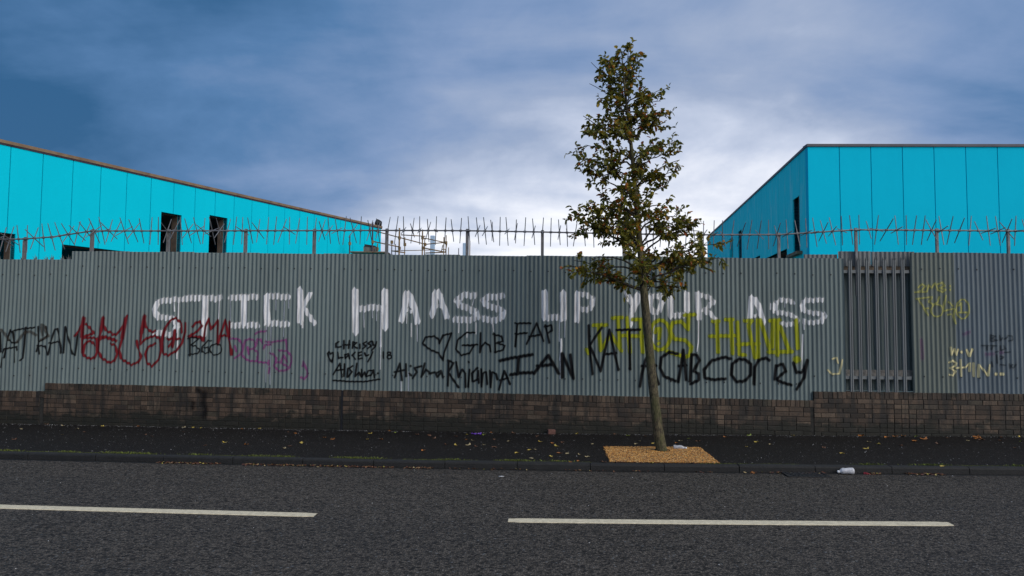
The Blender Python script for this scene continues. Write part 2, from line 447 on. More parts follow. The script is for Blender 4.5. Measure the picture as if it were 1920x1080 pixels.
line_mark((LB[0] - 4.0, LB[1] - 4.0 * dirL), LB, .128)
line_mark(LC, LD, .128)
line_mark((LB[0] - 10.0, LB[1] - 10 * dirL), (LB[0] - 6, LB[1] - 6 * dirL), .112)
line_mark((LD[0] + 2, LD[1]), (LD[0] + 6, LD[1]), .112)

# tree pit of golden gravel
pit_px = [(1131, 837), (1319, 840.5), (1343, 867.5), (1141, 866.5)]
pp = [ground_hit(*p) for p in pit_px]
t0p = (pp[0][0] + pp[3][0]) / 2; t1p = (pp[1][0] + pp[2][0]) / 2
dbp = (pp[0][1] + pp[1][1]) / 2; dfp = KD - KW - .012
pit = empty('tree_pit', W((t0p + t1p) / 2, (dbp + dfp) / 2, G(t0p)), None, None, kind='structure')
mb = MB(); nn = 24
for j in range(nn + 1):
    for i in range(nn + 1):
        t = t0p + (t1p - t0p) * i / nn; d = dbp + (dfp - dbp) * j / nn
        e = 0 if i in (0, nn) or j in (0, nn) else 1
        te = t + (0 if 0 < i < nn else random.uniform(-.012, .012)); de = d + (0 if 0 < j < nn else random.uniform(-.012, .004))
        mb.v.append(tuple(W(te, de, G(t) + .004 + e * (.006 + random.uniform(0, .004)))))
for j in range(nn):
    for i in range(nn):
        a = j * (nn + 1) + i; mb.f.append((a, a + nn + 1, a + nn + 2, a + 1))
mb.build('gravel_bed', M_gravel, pit, WL[pit.name], smooth=True)
def scatter_mesh(name, m, items, parent=None, loc=(0, 0, 0), **kw):
    """items: list of (verts, faces, tint)"""
    mb = MB(); tint = []
    for v, f, tn in items: mb.add(v, f); tint += [tn] * len(v)
    me = mb.mesh(name, m, loc)
    at = me.attributes.new('tint', 'FLOAT', 'POINT'); at.data.foreach_set('value', np.array(tint, dtype=np.float32))
    return new(name, me, parent, loc, **kw)
OCT = [(1, 0, 0), (-1, 0, 0), (0, 1, 0), (0, -1, 0), (0, 0, 1), (0, 0, -1)]
OCF = [(0, 2, 4), (2, 1, 4), (1, 3, 4), (3, 0, 4), (2, 0, 5), (1, 2, 5), (3, 1, 5), (0, 3, 5)]
def pebble(c, r, flat=.6):
    an = random.uniform(0, 6.28); ca, sa = math.cos(an), math.sin(an); sx, sy = r * random.uniform(.8, 1.4), r * random.uniform(.7, 1.1)
    return [(c[0] + ca * x * sx - sa * y * sy, c[1] + sa * x * sx + ca * y * sy, c[2] + z * r * flat) for x, y, z in OCT], OCF
its = []
for _ in range(6500):
    t = random.uniform(t0p + .01, t1p - .01); d = random.uniform(dbp + .01, dfp - .005)
    its.append(pebble(W(t, d, G(t) + .012), random.uniform(.006, .011)) + (random.random(),))
scatter_mesh('gravel', M_pebble, its, pit, WL[pit.name], kind='stuff')

# ================================================================== BUILDINGS
def hpix(px): return 625 + .0075 * (px - 960)
def at_y(px, py, Y): r = ray(px, py); return CAM + r * (Y / r.y)
def at_z(px, py, z): r = ray(px, py); return CAM + r * ((z - CAMZ) / r.z)
def vp_dir(px): r = ray(px, hpix(px)); r.z = 0; return r.normalized()

class Facade:
    """vertical wall: origin p, direction u (horizontal), outward normal n"""
    def __init__(s, p, u, n): s.p = Vector((p.x, p.y, 0)); s.u = u; s.n = n
    def hit(s, px, py):
        r = ray(px, py); k = (s.p - CAM).dot(s.n) / r.dot(s.n); q = CAM + r * k
        return (q - s.p).dot(s.u), q.z
    def at(s, a, d, z): return s.p + s.u * a + s.n * d + ZA * z
    def box(s, mb, a0, a1, d0, d1, z0, z1):
        if a1 - a0 < 1e-4 or z1 - z0 < 1e-4: return
        mb.box(s.at((a0 + a1) / 2, (d0 + d1) / 2, (z0 + z1) / 2), s.u, s.n, ZA, (a1 - a0) / 2, (d1 - d0) / 2, (z1 - z0) / 2)
def cut_rects(a0, a1, z0, z1, holes):
    xs = sorted({a0, a1, *[min(max(h[k], a0), a1) for h in holes for k in (0, 1)]})
    out = []
    for x0, x1 in zip(xs, xs[1:]):
        if x1 - x0 < 1e-4: continue
        xm = (x0 + x1) / 2; hs = sorted([(h[2], h[3]) for h in holes if h[0] < xm < h[1]]); z = z0
        for h0, h1 in hs:
            if h0 > z: out.append((x0, x1, z, h0))
            z = max(z, h1)
        if z < z1: out.append((x0, x1, z, z1))
    return out
def facade_parts(f, root, joints, ztop, holes, mat_p, inner=True, a_in=(.3, .3)):
    for a0, a1 in zip(joints, joints[1:]):
        for r in cut_rects(a0 + .014, a1 - .014, -.2, ztop, holes):
            mb = MB(); f.box(mb, r[0], r[1], -.26, 0, r[2], r[3]); mb.build('wall_panel', mat_p, root, WL[root.name])
    bk = MB()
    for r in cut_rects(joints[0] + .05, joints[-1] - .05, -.2, ztop - .02, holes): f.box(bk, r[0], r[1], -.24, -.05, r[2], r[3])
    bk.build('joint_backing', M_gap, root, WL[root.name])
    ib = MB()
    hi = [(h[0] + .02, h[1] - .02, h[2] + .02, h[3] - .02) for h in holes]
    for r in cut_rects(joints[0] + a_in[0], joints[-1] - a_in[1], -.2, ztop - .05, hi): f.box(ib, r[0], r[1], -.62, -.27, r[2], r[3])
    ib.build('inner_wall', M_block, root, WL[root.name])

# left: long cyan shed
uL = vp_dir(1617); nL = Vector((uL.y, -uL.x, 0))
pL = at_y(21, 272, 27.1); ZL = pL.z
fL = Facade(pL, uL, nL)
endL = fL.hit(714.5, 450)[0]
bl = empty('cyan_shed', (pL.x, pL.y, -.2), 'long bright cyan panelled shed with sloping-looking roofline and two tall window openings', 'building')
jl = [1.2 * k for k in range(-7, int(endL / 1.2) + 1)]
if endL - jl[-1] > .3: jl.append(endL)
else: jl[-1] = endL
def hole(f, xa, xb, ya, yb):
    a0, a1 = f.hit(xa, ya)[0], f.hit(xb, ya)[0]; z1 = f.hit(xa, ya)[1]; z0 = f.hit(xa, yb)[1]
    return (a0, a1, z0, z1)
H1 = hole(fL, 302.5, 341, 397, 500); H2 = hole(fL, 393, 427, 403, 505)
h3a, z3 = fL.hit(116.5, 458); H3 = (h3a, h3a + 5.6, .05, z3)
h4b, z4 = fL.hit(29, 444); H4 = (h4b - 3.2, h4b, .4, z4 + .1)
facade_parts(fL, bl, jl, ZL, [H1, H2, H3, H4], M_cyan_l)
def shell(root, fA, a0, a1, depth, ztop):
    mb = MB(); fA.box(mb, a0 + .3, a1 - .3, -depth, -.63, ztop - .5, ztop - .1); mb.build('roof', M_roof, root, WL[root.name])
    mb = MB(); fA.box(mb, a0, a1, -depth - .3, -depth, -.2, ztop); fA.box(mb, a0, a0 + .28, -depth, -.63, -.2, ztop); fA.box(mb, a1 - .28, a1, -depth, -.63, -.2, ztop)
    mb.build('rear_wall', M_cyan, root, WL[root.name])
shell(bl, fL, jl[0], jl[-1], 14, ZL)
mb = MB(); fL.box(mb, jl[0] - .05, jl[-1] + .06, -.3, .05, ZL + .003, ZL + .12); mb.build('roof_flashing', M_tan, bl, WL[bl.name])
mb = MB(); fL.box(mb, jl[0] - .05, jl[-1] + .06, -.3, .03, ZL - .06, ZL); mb.build('soffit_strip', M_scaff_d, bl, WL[bl.name])
mb = MB(); q = fL.at(endL - .25, -.1, ZL + .12)
mb.tube([q + uL * -.25 + ZA * .10, q + ZA * .24, q + uL * .22 + ZA * .2, q + uL * .35 + ZA * .02], [.08, .2, .17, .05], 8)
mb.build('roof_outlet_cap', M_black, bl, WL[bl.name], smooth=True)

# right: cyan hall, front wall and receding side wall
pR = at_y(1513.8, 275, 28.3); ZR = pR.z
p2 = at_z(1920, 275.5, ZR); uR = (p2 - pR); uR.z = 0; uR.normalize(); nR = Vector((uR.y, -uR.x, 0))
fR = Facade(pR, uR, nR)
br = empty('cyan_hall', (pR.x, pR.y, -.2), 'flat-roofed cyan panelled hall with grey parapet trim, right of the tree', 'building')
wR = fR.hit(1632.5, 275)[0] - fR.hit(1573.5, 275)[0]
j0 = fR.hit(1573.5, 275)[0]
jr = [0] + [j0 + wR * k for k in range(0, 11)]
facade_parts(fR, br, jr, ZR, [], M_cyan, a_in=(.7, .3))
uS = vp_dir(1129); nS = Vector((-uS.y, uS.x, 0))
fS = Facade(pR, uS, nS)
endS = fS.hit(1325, 450)[0]
HS = []
for xa, xb, ya, yb in ((1500, 1487.5, 365.5, 472), (1390.5, 1384, 430, 500), (1374, 1368, 444, 500)):
    a0 = fS.hit(xa, 450)[0]; a1 = fS.hit(xb, 450)[0]; HS.append((a0, a1, fS.hit(xa, yb)[1], fS.hit(xa, ya)[1]))
a0 = fS.hit(1475.5, 470)[0]; z0 = fS.hit(1475.5, 466)[1]; HS.append((a0, a0 + 6.0, .1, z0))
a0 = fS.hit(1425, 480)[0]; a1 = fS.hit(1400, 480)[0]; HS.append((a0, a1, .1, fS.hit(1425, 478.5)[1]))
js = [0.30] + [1.2 * k for k in range(1, int(endS / 1.2) + 1)]
def facade_side():
    facade_parts(fS, br, js, ZR, HS, M_cyan_side, a_in=(.7, .3))
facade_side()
# roof, back and far walls of the hall
rb = MB()
A = fS.at(js[-1], -.3, 0); B = fR.at(jr[-1], -.3, 0); 
roofpts = [fR.at(.9, -.7, 0), fR.at(jr[-1] - .3, -.7, 0), fR.at(jr[-1] - .3, -.7, 0) + uS * (js[-1] - 1.2), fS.at(js[-1] - .3, -.7, 0)]
rb.add([p + ZA * (ZR - .45) for p in roofpts] + [p + ZA * (ZR - .1) for p in roofpts], [(3, 2, 1, 0), (4, 5, 6, 7), (0, 1, 5, 4), (1, 2, 6, 5), (2, 3, 7, 6), (3, 0, 4, 7)])
rb.build('roof', M_roof, br, WL[br.name])
rb = MB()
for P, Q in ((fR.at(jr[-1] - .15, -.3, 0), fR.at(jr[-1] - .15, -.3, 0) + uS * (js[-1] - .5)), (fS.at(js[-1] - .15, -.3, 0), fR.at(jr[-1] - .15, -.3, 0) + uS * (js[-1] - .5))):
    dv = (Q - P); L = dv.length; dv.normalize(); nv = Vector((dv.y, -dv.x, 0))
    rb.box((P + Q) / 2 + ZA * (ZR / 2 - .1), dv, nv, ZA, L / 2, .14, ZR / 2)
rb.build('rear_wall', M_cyan, br, WL[br.name])
mb = MB(); fR.box(mb, -.03, jr[-1] + .1, -.4, .05, ZR + .003, ZR + .10); mb.build('roof_flashing', M_greytrim, br, WL[br.name])
mb = MB(); fS.box(mb, .46, js[-1] + .1, -.4, .04, ZR + .002, ZR + .098); mb.build('roof_flashing', M_greytrim, br, WL[br.name])
h = HS[0]; mb = MB(); fS.box(mb, h[0] - .35, h[1] + .35, -.1, .22, h[2] - .12, h[2] - .002); mb.build('window_sill', M_board, br, WL[br.name])
for h in HS[:3]:
    mb = MB(); fS.box(mb, h[0] + .005, h[0] + .06, -.2, .012, h[2], h[3]); mb.build('window_frame', M_block, br, WL[br.name])

# scaffold, block stack and wrapped columns on the site
sy = 44.0
def sp(zx, zy, Y=sy): return at_y(640 + zx / 7.385, 410 + zy / 7.385, Y)
scf = empty('scaffold', (at_y(740, 470, sy).x, sy, -.25), 'brown tube scaffold with sloping handrails behind the grey fence', 'scaffold')
poles = [(805, 130, .05, 0, 0), (1125, 150, .04, 0, 0), (118, 225, .04, .4, 1), (435, 50, .045, 0, 1), (500, 345, .035, .6, 0), (700, 300, .03, .8, 1), (880, 258, .03, .8, 0),
         (750, 350, .025, .8, 1), (1155, 268, .03, .9, 0), (1420, 255, .03, 0, 0), (1452, 230, .03, .4, 0), (1485, 398, .025, .9, 0), (1625, 410, .025, .9, 1), (1780, 310, .03, .9, 0)]
for x, y, r_, dy, dk in poles:
    p = sp(x, y, sy + dy)
    tb = MB().tube([p, Vector((p.x, p.y, -.25))], r_, 7); tb.build('scaffold_pole', M_scaff_d if dk else M_scaff, scf, WL[scf.name], smooth=True)
for a, bq, r_ in (((440, 165), (1155, 352), .032), ((440, 315), (805, 392), .035), ((825, 224), (1165, 244), .03), ((1128, 265), (1445, 332), .03), ((1150, 357), (1465, 325), .03),
                ((1130, 403), (1445, 465), .035), ((690, 445), (885, 472), .035), ((690, 446), (1235, 434), .022), ((1462, 340), (1440, 470), .03), ((1405, 365), (1385, 455), .025),
                ((1165, 476), (1445, 464), .035), ((1390, 425), (1450, 425), .025)):
    MB().tube([sp(*a, sy + .06), sp(*bq, sy + .06)], r_, 7).build('scaffold_rail', M_scaff, scf, WL[scf.name], smooth=True)
cp = MB()
for zx, zy in ((805, 265), (1125, 265), (1160, 357), (1450, 335), (435, 322), (118, 345), (500, 420), (805, 410), (880, 358), (700, 325), (1130, 405)):
    p = sp(zx, zy, sy); cp.tube([p - ZA * .09, p + ZA * .09], [.085, .085], 7)
cp.build('coupler', M_scaff, scf, WL[scf.name], kind='stuff')
mb = MB(); pa, pb = sp(120, 462), sp(640, 462)
mb.box((pa + pb) / 2 + YA * .5, XA, YA, ZA, (pb.x - pa.x) / 2, .6, .03); plat = mb.build('deck_board', M_board, scf, WL[scf.name])
zt = (pa + pb).z / 2 + .03
ca, cb = sp(302, 380), sp(462, 380)
blk = empty('block_stack', (ca.x + .3, sy + .4, zt), 'grey concrete block stack under a black sheet on the scaffold deck', 'block stack')
mb = MB(); mb.box(((ca.x + cb.x) / 2, sy + .45, (zt + ca.z) / 2), XA, YA, ZA, (cb.x - ca.x) / 2, .35, (ca.z - zt) / 2); mb.build('concrete_block', M_conc, blk, WL[blk.name])
mb = MB(); z_ = ca.z + .002
mb.add([(ca.x + .05, sy + .05, z_), (cb.x + .03, sy + .05, z_), (cb.x + .03, sy + .82, z_), (ca.x + .05, sy + .82, z_), (ca.x + .07, sy + .08, z_ + .13), (cb.x, sy + .05, z_ + .03), (cb.x, sy + .8, z_ + .03), (ca.x + .07, sy + .8, z_ + .13)],
       [(3, 2, 1, 0), (4, 5, 6, 7), (0, 1, 5, 4), (1, 2, 6, 5), (2, 3, 7, 6), (3, 0, 4, 7)]); mb.build('cover_sheet', M_black, blk, WL[blk.name])
for (xa, xb, yt, yb, lab) in ((807.3, 815.5, 442, 474, 'taller pale blue wrapped column behind the scaffold end'), (868, 875, 456, 474, 'shorter pale blue wrapped column beside a fence post')):
    Y = 62.0; a = at_y(xa, yt, Y); c = at_y(xb, yt, Y)
    mb = MB(); hw = (c.x - a.x) / 2; cx = (c.x + a.x) / 2
    pts = [(cx + hw * ca_, Y + hw * sa_) for ca_, sa_ in ((-1, -.8), (-.8, -1), (.8, -1), (1, -.8), (1, .8), (.8, 1), (-.8, 1), (-1, .8))]
    v = [(x, y, z) for z in (-.25, a.z - .05, a.z) for (x, y) in [(cx + (x - cx) * (1 if z < a.z else .9), Y + (y - Y) * (1 if z < a.z else .9)) for x, y in pts]]
    fs = [tuple(range(8))[::-1], tuple(range(16, 24))]
    for l in (0, 8):
        for k in range(8): fs.append((l + k, l + (k + 1) % 8, l + 8 + (k + 1) % 8, l + 8 + k))
    mb.add(v, fs); mb.build('wrapped_column', M_wrap, None, (cx, Y, -.25), label=lab, cat='column', group='wrapped columns on the site')

# ================================================================== BRICK WALLS
WF = .062                     # wall face, in front of the sheets
def line_through(pxa, ya, pxb, yb, d=WF):
    ta, za = wall_hit(pxa, ya, d); tb, zb = wall_hit(pxb, yb, d); s = (zb - za) / (tb - ta)
    return (lambda t: za + s * (t - ta)), s
topA, sA = line_through(0, 732.5, 82, 733.8)
topB, sB = line_through(85, 718.5, 1500, 750.8)
topC, sC = line_through(1530, 734.5, 1918, 739)
def tx(px, py=735): return wall_hit(px, py, WF)[0]
tAB, tJ, tBC = tx(83), tx(641.5), tx(1526)
walls = [(-15.0, tAB - .002, topA, sA, 'low brick wall section where the coping steps down, under the tarry black tag'),
         (tAB, tJ - .016, topB, sB, 'mossy brick wall from the stepped coping to the black expansion joint'),
         (tJ + .016, tBC - .002, topB, sB, 'long brick wall behind the street tree, beyond the black expansion joint'),
         (tBC, 15.0, topC, sC, 'taller brick wall below the palisade bars')]
BL, BH, HL = .2165, .0665, .104
def brick_mesh(l, h, dep, v):
    c = .004; rr = random.Random(v); j = lambda: rr.uniform(-.0022, .0022)
    hl, hh = l / 2, h / 2
    # local: x along wall, y = -outward (front is -y)
    fr = [(-hl + c + j(), 0 + abs(j()), -hh + c + j()), (hl - c + j(), abs(j()), -hh + c + j()), (hl - c + j(), abs(j()), hh - c + j()), (-hl + c + j(), abs(j()), hh - c + j())]
    md = [(-hl, c, -hh), (hl, c, -hh), (hl, c, hh), (-hl, c, hh)]
    bk = [(-hl, dep, -hh), (hl, dep, -hh), (hl, dep, hh), (-hl, dep, hh)]
    mb = MB(); mb.add(fr + md + bk, [(0, 1, 2, 3)] + [(i + 4, (i + 1) % 4 + 4, (i + 1) % 4, i) for i in range(4)] + [(i + 8, (i + 1) % 4 + 8, (i + 1) % 4 + 4, i + 4) for i in range(4)] + [(11, 10, 9, 8)])
    return mb.mesh('brick', M_brick)
B_st = [brick_mesh(BL, BH, .10, k) for k in range(5)]
B_hd = [brick_mesh(HL, BH, .10, k + 10) for k in range(4)]
B_so = [brick_mesh(.0655, .104, .212, k + 20) for k in range(4)]
for wi, (ta, tb, top, sl, lab) in enumerate(walls):
    tm = (ta + tb) / 2
    root = empty('brick_wall', W(tm, 0, G(tm) - .05), lab, 'brick wall', 'brick wall sections')
    ang = -math.atan(sl)
    core = MB()
    v = []
    for t in (ta + .004, tb - .004):
        for d in (WF - .009, WF - .209):
            for z in (-.25, top(t) - .006): v.append(W(t, d, z))
    core.add(v, [(0, 1, 3, 2), (4, 6, 7, 5), (0, 4, 5, 1), (2, 3, 7, 6), (1, 5, 7, 3), (0, 2, 6, 4)])
    core.build('mortar_core', M_mortar, root, WL[root.name])
    vis0, vis1 = max(ta, -11.0), min(tb, 11.0)
    extra = {'c': MB(), 'n': 0}; cnt = 0
    def put(me, t, z, l):
        global cnt
        rot = (random.gauss(0, .006), ang + random.gauss(0, .003), -WA + random.gauss(0, .006))
        new('brick', me, root, W(t, WF + random.gauss(0, .0018), z), rot)
    n = int((vis1 - vis0) / .0725); p_ = (vis1 - vis0) / n
    for i in range(n):
        t = vis0 + (i + .5) * p_
        put(random.choice(B_so), t, top(t) - .052 + random.uniform(-.003, .002), .0655)
    c = 0
    while True:
        zc = -.104 - .009 - BH / 2 - c * (BH + .0085)
        if min(top(vis0), top(vis1)) + zc + BH / 2 < min(G(vis0), G(vis1), G(tm)) - .01 or c > 9: break
        t = vis0; first = (c % 2 == 1); zone = 0
        while t < vis1 - .03:
            hz = mnoise.noise((t * .9, c * .13, wi * 3.0)) > .16
            l = HL if (first or hz or random.random() < .07) else BL
            first = False
            if t + l > vis1:
                if vis1 - t > HL: l = HL
                else: break
            z = top(t + l / 2) + zc
            if z + BH / 2 > G(t + l / 2) - .008:
                put(random.choice(B_hd if l == HL else B_st), t + l / 2, z + random.uniform(-.0015, .0015), l)
            t += l + .0085
        c += 1
# black tar in the expansion joint
zt_ = topB(tJ)
mb = MB(); mb.wbox(tJ - .0145, tJ + .0145, WF - .15, WF - .004, -.1, zt_ - .01)
mb.build('expansion_joint', M_tar, None, W(tJ, WF, 0), label='black tarred vertical joint between the two brick walls', cat='joint')

# ================================================================== CORRUGATED FENCE
PIT, AMP, NCOR = .0709, .0098, 8
COV = PIT * NCOR
t_ref = wall_hit(1249.2, 700)[0]                          # a visible sheet lap
def prof(t): 
    q = math.cos(2 * math.pi * (t - t_ref) / PIT)
    return AMP * q
ftA, fsA = line_through(0, 486.3, 128, 486.3, 0)
ftB, fsB = line_through(131, 470.8, 1440, 483.6, 0)
ftB2, _ = line_through(1440, 483.6, 1583, 485.5, 0)
ftC, fsC = line_through(1709, 473.3, 1918, 475.3, 0)
tF_A = wall_hit(130, 600)[0]; tF_e = wall_hit(1583.5, 600)[0]; tF_C = wall_hit(1709.5, 600)[0]
def sheet_mesh(ta, tb, zb0, zb1, zt0, zt1, m, warp, lap=True):
    """corrugated sheet with one half-corrugation lap; local frame at (ta, mid)"""
    te = tb + (PIT * .45 if lap else 0)
    ns = max(4, int(round((te - ta) / PIT * 8)))
    mb = MB(); rows = 5
    for j in range(rows):
        for i in range(ns + 1):
            t = ta + (te - ta) * i / ns; k = min(1, (t - ta) / (tb - ta))
            zb = zb0 + (zb1 - zb0) * k; zt = zt0 + (zt1 - zt0) * k
            z = zb + (zt - zb) * j / (rows - 1)
            e = warp * math.sin(j * 1.7 + t * 3) * .004 - (.0012 if t > tb else 0) - (.011 if i == 0 and ta > 1.5 else (.004 if i == 0 else 0))
            mb.v.append(tuple(W(t, prof(t) + e, z)))
    for j in range(rows - 1):
        for i in range(ns):
            a = j * (ns + 1) + i; mb.f.append((a, a + 1, a + ns + 2, a + ns + 1))
    return mb
fence = empty('corrugated_fence', W(-2, 0, .6), 'long grey corrugated metal fence covered in white block capitals and spray tags', 'metal fence')
fenceC = empty('corrugated_fence', W(9, 0, .8), 'bluish corrugated metal fence beyond the palisade bars, with cream and yellow tags', 'metal fence')
_sm = MB(); _sm.tube([Vector((0, 0, 0)), N * .006], [.0135, .010], 6); SCREW = _sm.mesh('screw', M_dark)
def run(parent, ta, tb, zb, zt, m, drop=.012, lap_end=True):
    k0 = math.floor((ta - t_ref) / COV)
    edges = [ta]
    e = t_ref + (k0 + 1) * COV
    while e < tb - .05:
        if e > ta + .05: edges.append(e)
        e += COV
    edges.append(tb)
    for a, c in zip(edges, edges[1:]):
        dz = random.gauss(0, .0035)
        mb = sheet_mesh(a, c, zb(a) - drop, zb(c) - drop, zt(a) + dz, zt(c) + dz, m, random.uniform(.2, 1), lap=c < tb - .01 or lap_end)
        mm = m(a) if callable(m) else m
        sh = mb.build('corrugated_sheet', mm, parent, W(a, 0, zb(a)), smooth=True)
        ks = [k for k in range(math.ceil((a - t_ref) / PIT - .1), math.floor((c - t_ref) / PIT) + 1) if k % 4 == 1 and a < t_ref + k * PIT < c]
        for k in ks:                                             # fixings through the ridges
            for z in (zt(a) - .262, zb(a) + .25):
                if random.random() > .05: new('screw', SCREW, sh, W(t_ref + k * PIT, AMP + .001, z + random.gauss(0, .006)))
bA = lambda t: topA(t); bB = lambda t: topB(t)
run(fence, -13.5, tAB - .03, bA, ftA, M_sheet)
run(fence, tAB - .03, tF_A, bB, ftA, M_sheet)
run(fence, tF_A, wall_hit(1440, 600)[0], bB, ftB, M_sheet)
run(fence, wall_hit(1440, 600)[0], tBC + .0, bB, ftB2, M_sheet)
run(fence, tBC + .0, tF_e, topC, ftB2, M_sheet, lap_end=False)
tG = wall_hit(1776, 600)[0]
run(fenceC, tF_C, 13.5, topC, ftC, lambda a: M_sheet_g if a < tG - .05 else M_sheet_b)
# ---- graffiti: strokes rasterised on the corrugated surface
GS = .0068
LIFT = [0]            # later coats sit a hair in front of earlier ones
def paint_mesh(name, parent, strokes, m, label=None, ridge=0.0, soft=.35, wob=0.0, alpha=1.0, flat=False, dface=0.0, fat=1.0):
    """strokes: list of (polyline [(px,py)], width_px). rasterised in fence coordinates"""
    ss = []
    for pts, wd in strokes:
        q = [wall_hit(x, y, dface) for x, y in pts]
        ss.append((np.array(q), wd * fat / 114.0 / 2))
    allp = np.concatenate([s[0] for s in ss]); mw = max(s[1] for s in ss) * 1.8 + .02
    a0, z0 = allp.min(0) - mw; a1, z1 = allp.max(0) + mw
    na, nz = int((a1 - a0) / GS) + 2, int((z1 - z0) / GS) + 2
    ta = a0 + np.arange(na) * GS; zz_ = z0 + np.arange(nz) * GS
    cov = np.zeros((nz, na))
    ph = np.cos(2 * np.pi * (ta - t_ref) / PIT)
    rid = np.floor((ta - t_ref) / PIT + .5).astype(int)
    jit = np.array([math.sin(r * 12.9898 + 3.1) * 43758.5453 % 1 - .5 for r in rid])
    if flat: ph = np.zeros_like(ph); jit = np.zeros_like(jit)
    for q, hw in ss:
        lo = q.min(0) - hw * 1.8 - .02; hi = q.max(0) + hw * 1.8 + .02
        i0, i1 = max(0, int((lo[0] - a0) / GS)), min(na, int((hi[0] - a0) / GS) + 2)
        j0_, j1 = max(0, int((lo[1] - z0) / GS)), min(nz, int((hi[1] - z0) / GS) + 2)
        Tt, Zz = np.meshgrid(ta[i0:i1], zz_[j0_:j1])
        Zz = Zz + wob * (ph[i0:i1] * .010 + jit[i0:i1] * .022)[None, :]
        best = np.full(Tt.shape, 9.0); horiz = np.zeros(Tt.shape)
        if len(q) == 1: q = np.concatenate([q, q + 1e-4])
        for (x0, y0), (x1, y1) in zip(q, q[1:]):
            dx, dy = x1 - x0, y1 - y0; L2 = dx * dx + dy * dy + 1e-9
            u = np.clip(((Tt - x0) * dx + (Zz - y0) * dy) / L2, 0, 1)
            dd = np.hypot(Tt - x0 - u * dx, Zz - y0 - u * dy)
            h_ = abs(dx) / math.sqrt(L2)
            horiz = np.where(dd < best, h_, horiz); best = np.minimum(best, dd)
        s_ = soft * hw + .004
        c = np.clip((hw + s_ * .5 - best) / s_, 0, 1); c = c * c * (3 - 2 * c)
        if ridge:
            rm = np.clip((ph[i0:i1] + .5) / .8, 0, 1)[None, :]
            hm = np.clip((horiz - .45) / .35, 0, 1)
            c = c * (1 - ridge * hm * (1 - rm))
        cov[j0_:j1, i0:i1] = np.maximum(cov[j0_:j1, i0:i1], c)
    cov *= alpha
    cell = (cov[:-1, :-1] > .02) | (cov[1:, :-1] > .02) | (cov[:-1, 1:] > .02) | (cov[1:, 1:] > .02)
    jj, ii = np.nonzero(cell)
    idx = -np.ones(cov.shape, dtype=np.int64)
    need = np.zeros(cov.shape, bool)
    for dj in (0, 1):
        for di in (0, 1): need[jj + dj, ii + di] = True
    vj, vi = np.nonzero(need); idx[vj, vi] = np.arange(len(vj))
    tt = ta[vi]; dd = np.full(len(tt), dface + .003) if flat else AMP * np.cos(2 * np.pi * (tt - t_ref) / PIT) + .0045 + LIFT[0] * .0003
    z = zz_[vj]
    loc = WL[parent.name]
    V = np.stack([O.x + T.x * tt + N.x * dd - loc.x, O.y + T.y * tt + N.y * dd - loc.y, z - loc.z], 1)
    Fq = np.stack([idx[jj, ii], idx[jj, ii + 1], idx[jj + 1, ii + 1], idx[jj + 1, ii]], 1)
    me = bpy.data.meshes.new(name); me.from_pydata(V.tolist(), [], Fq.tolist()); me.update()
    me.polygons.foreach_set('use_smooth', [True] * len(me.polygons))
    at = me.attributes.new('cover', 'FLOAT', 'POINT'); at.data.foreach_set('value', cov[vj, vi].astype(np.float32))
    me.materials.append(m)
    return new(name, me, parent, loc, label=label)
class Zm:
    def __init__(s, x, y, k): s.x, s.y, s.k = x, y, k
    def __call__(s, wd, *lines): return [([(s.x + a / s.k, s.y + c / s.k) for a, c in ln], wd / s.k) for ln in lines]
    def dots(s, wd, *ps): return [([(s.x + a / s.k, s.y + c / s.k)], wd / s.k) for a, c in ps]
    def ell(s, wd, cx, cy, rx, ry): return [([(s.x + (cx + rx * math.cos(i * .4189)) / s.k, s.y + (cy + ry * math.sin(i * .4189)) / s.k) for i in range(16)], wd / s.k)]
z5, z6, z7, z8 = Zm(0, 500, 4), Zm(480, 500, 4), Zm(960, 500, 4), Zm(1440, 500, 4)
zl = Zm(0, 580, 7.7125); zr = Zm(140, 580, 6.4); zk = Zm(420, 600, 8.309); zy = Zm(1700, 510, 5.686); zc = Zm(1690, 620, 7.713)
zq = Zm(1340, 460, 6.75)
FAT = {'black_tag': 1.02, 'black_names': 1.08, 'red_tag': 1.42, 'magenta_tag': 1.2, 'yellow_green_tag': 1.2, 'yellow_tag': 1.25, 'cream_lettering': 1.15, 'white_letter': 1.08, 'paint_drip': 1.3}
def G_(name, par, st, m, lab, **k):
    if name not in ('white_letter', 'paint_drip'): LIFT[0] += 1
    return paint_mesh(name, par, st, m, lab, fat=FAT.get(name, 1.0), **k)
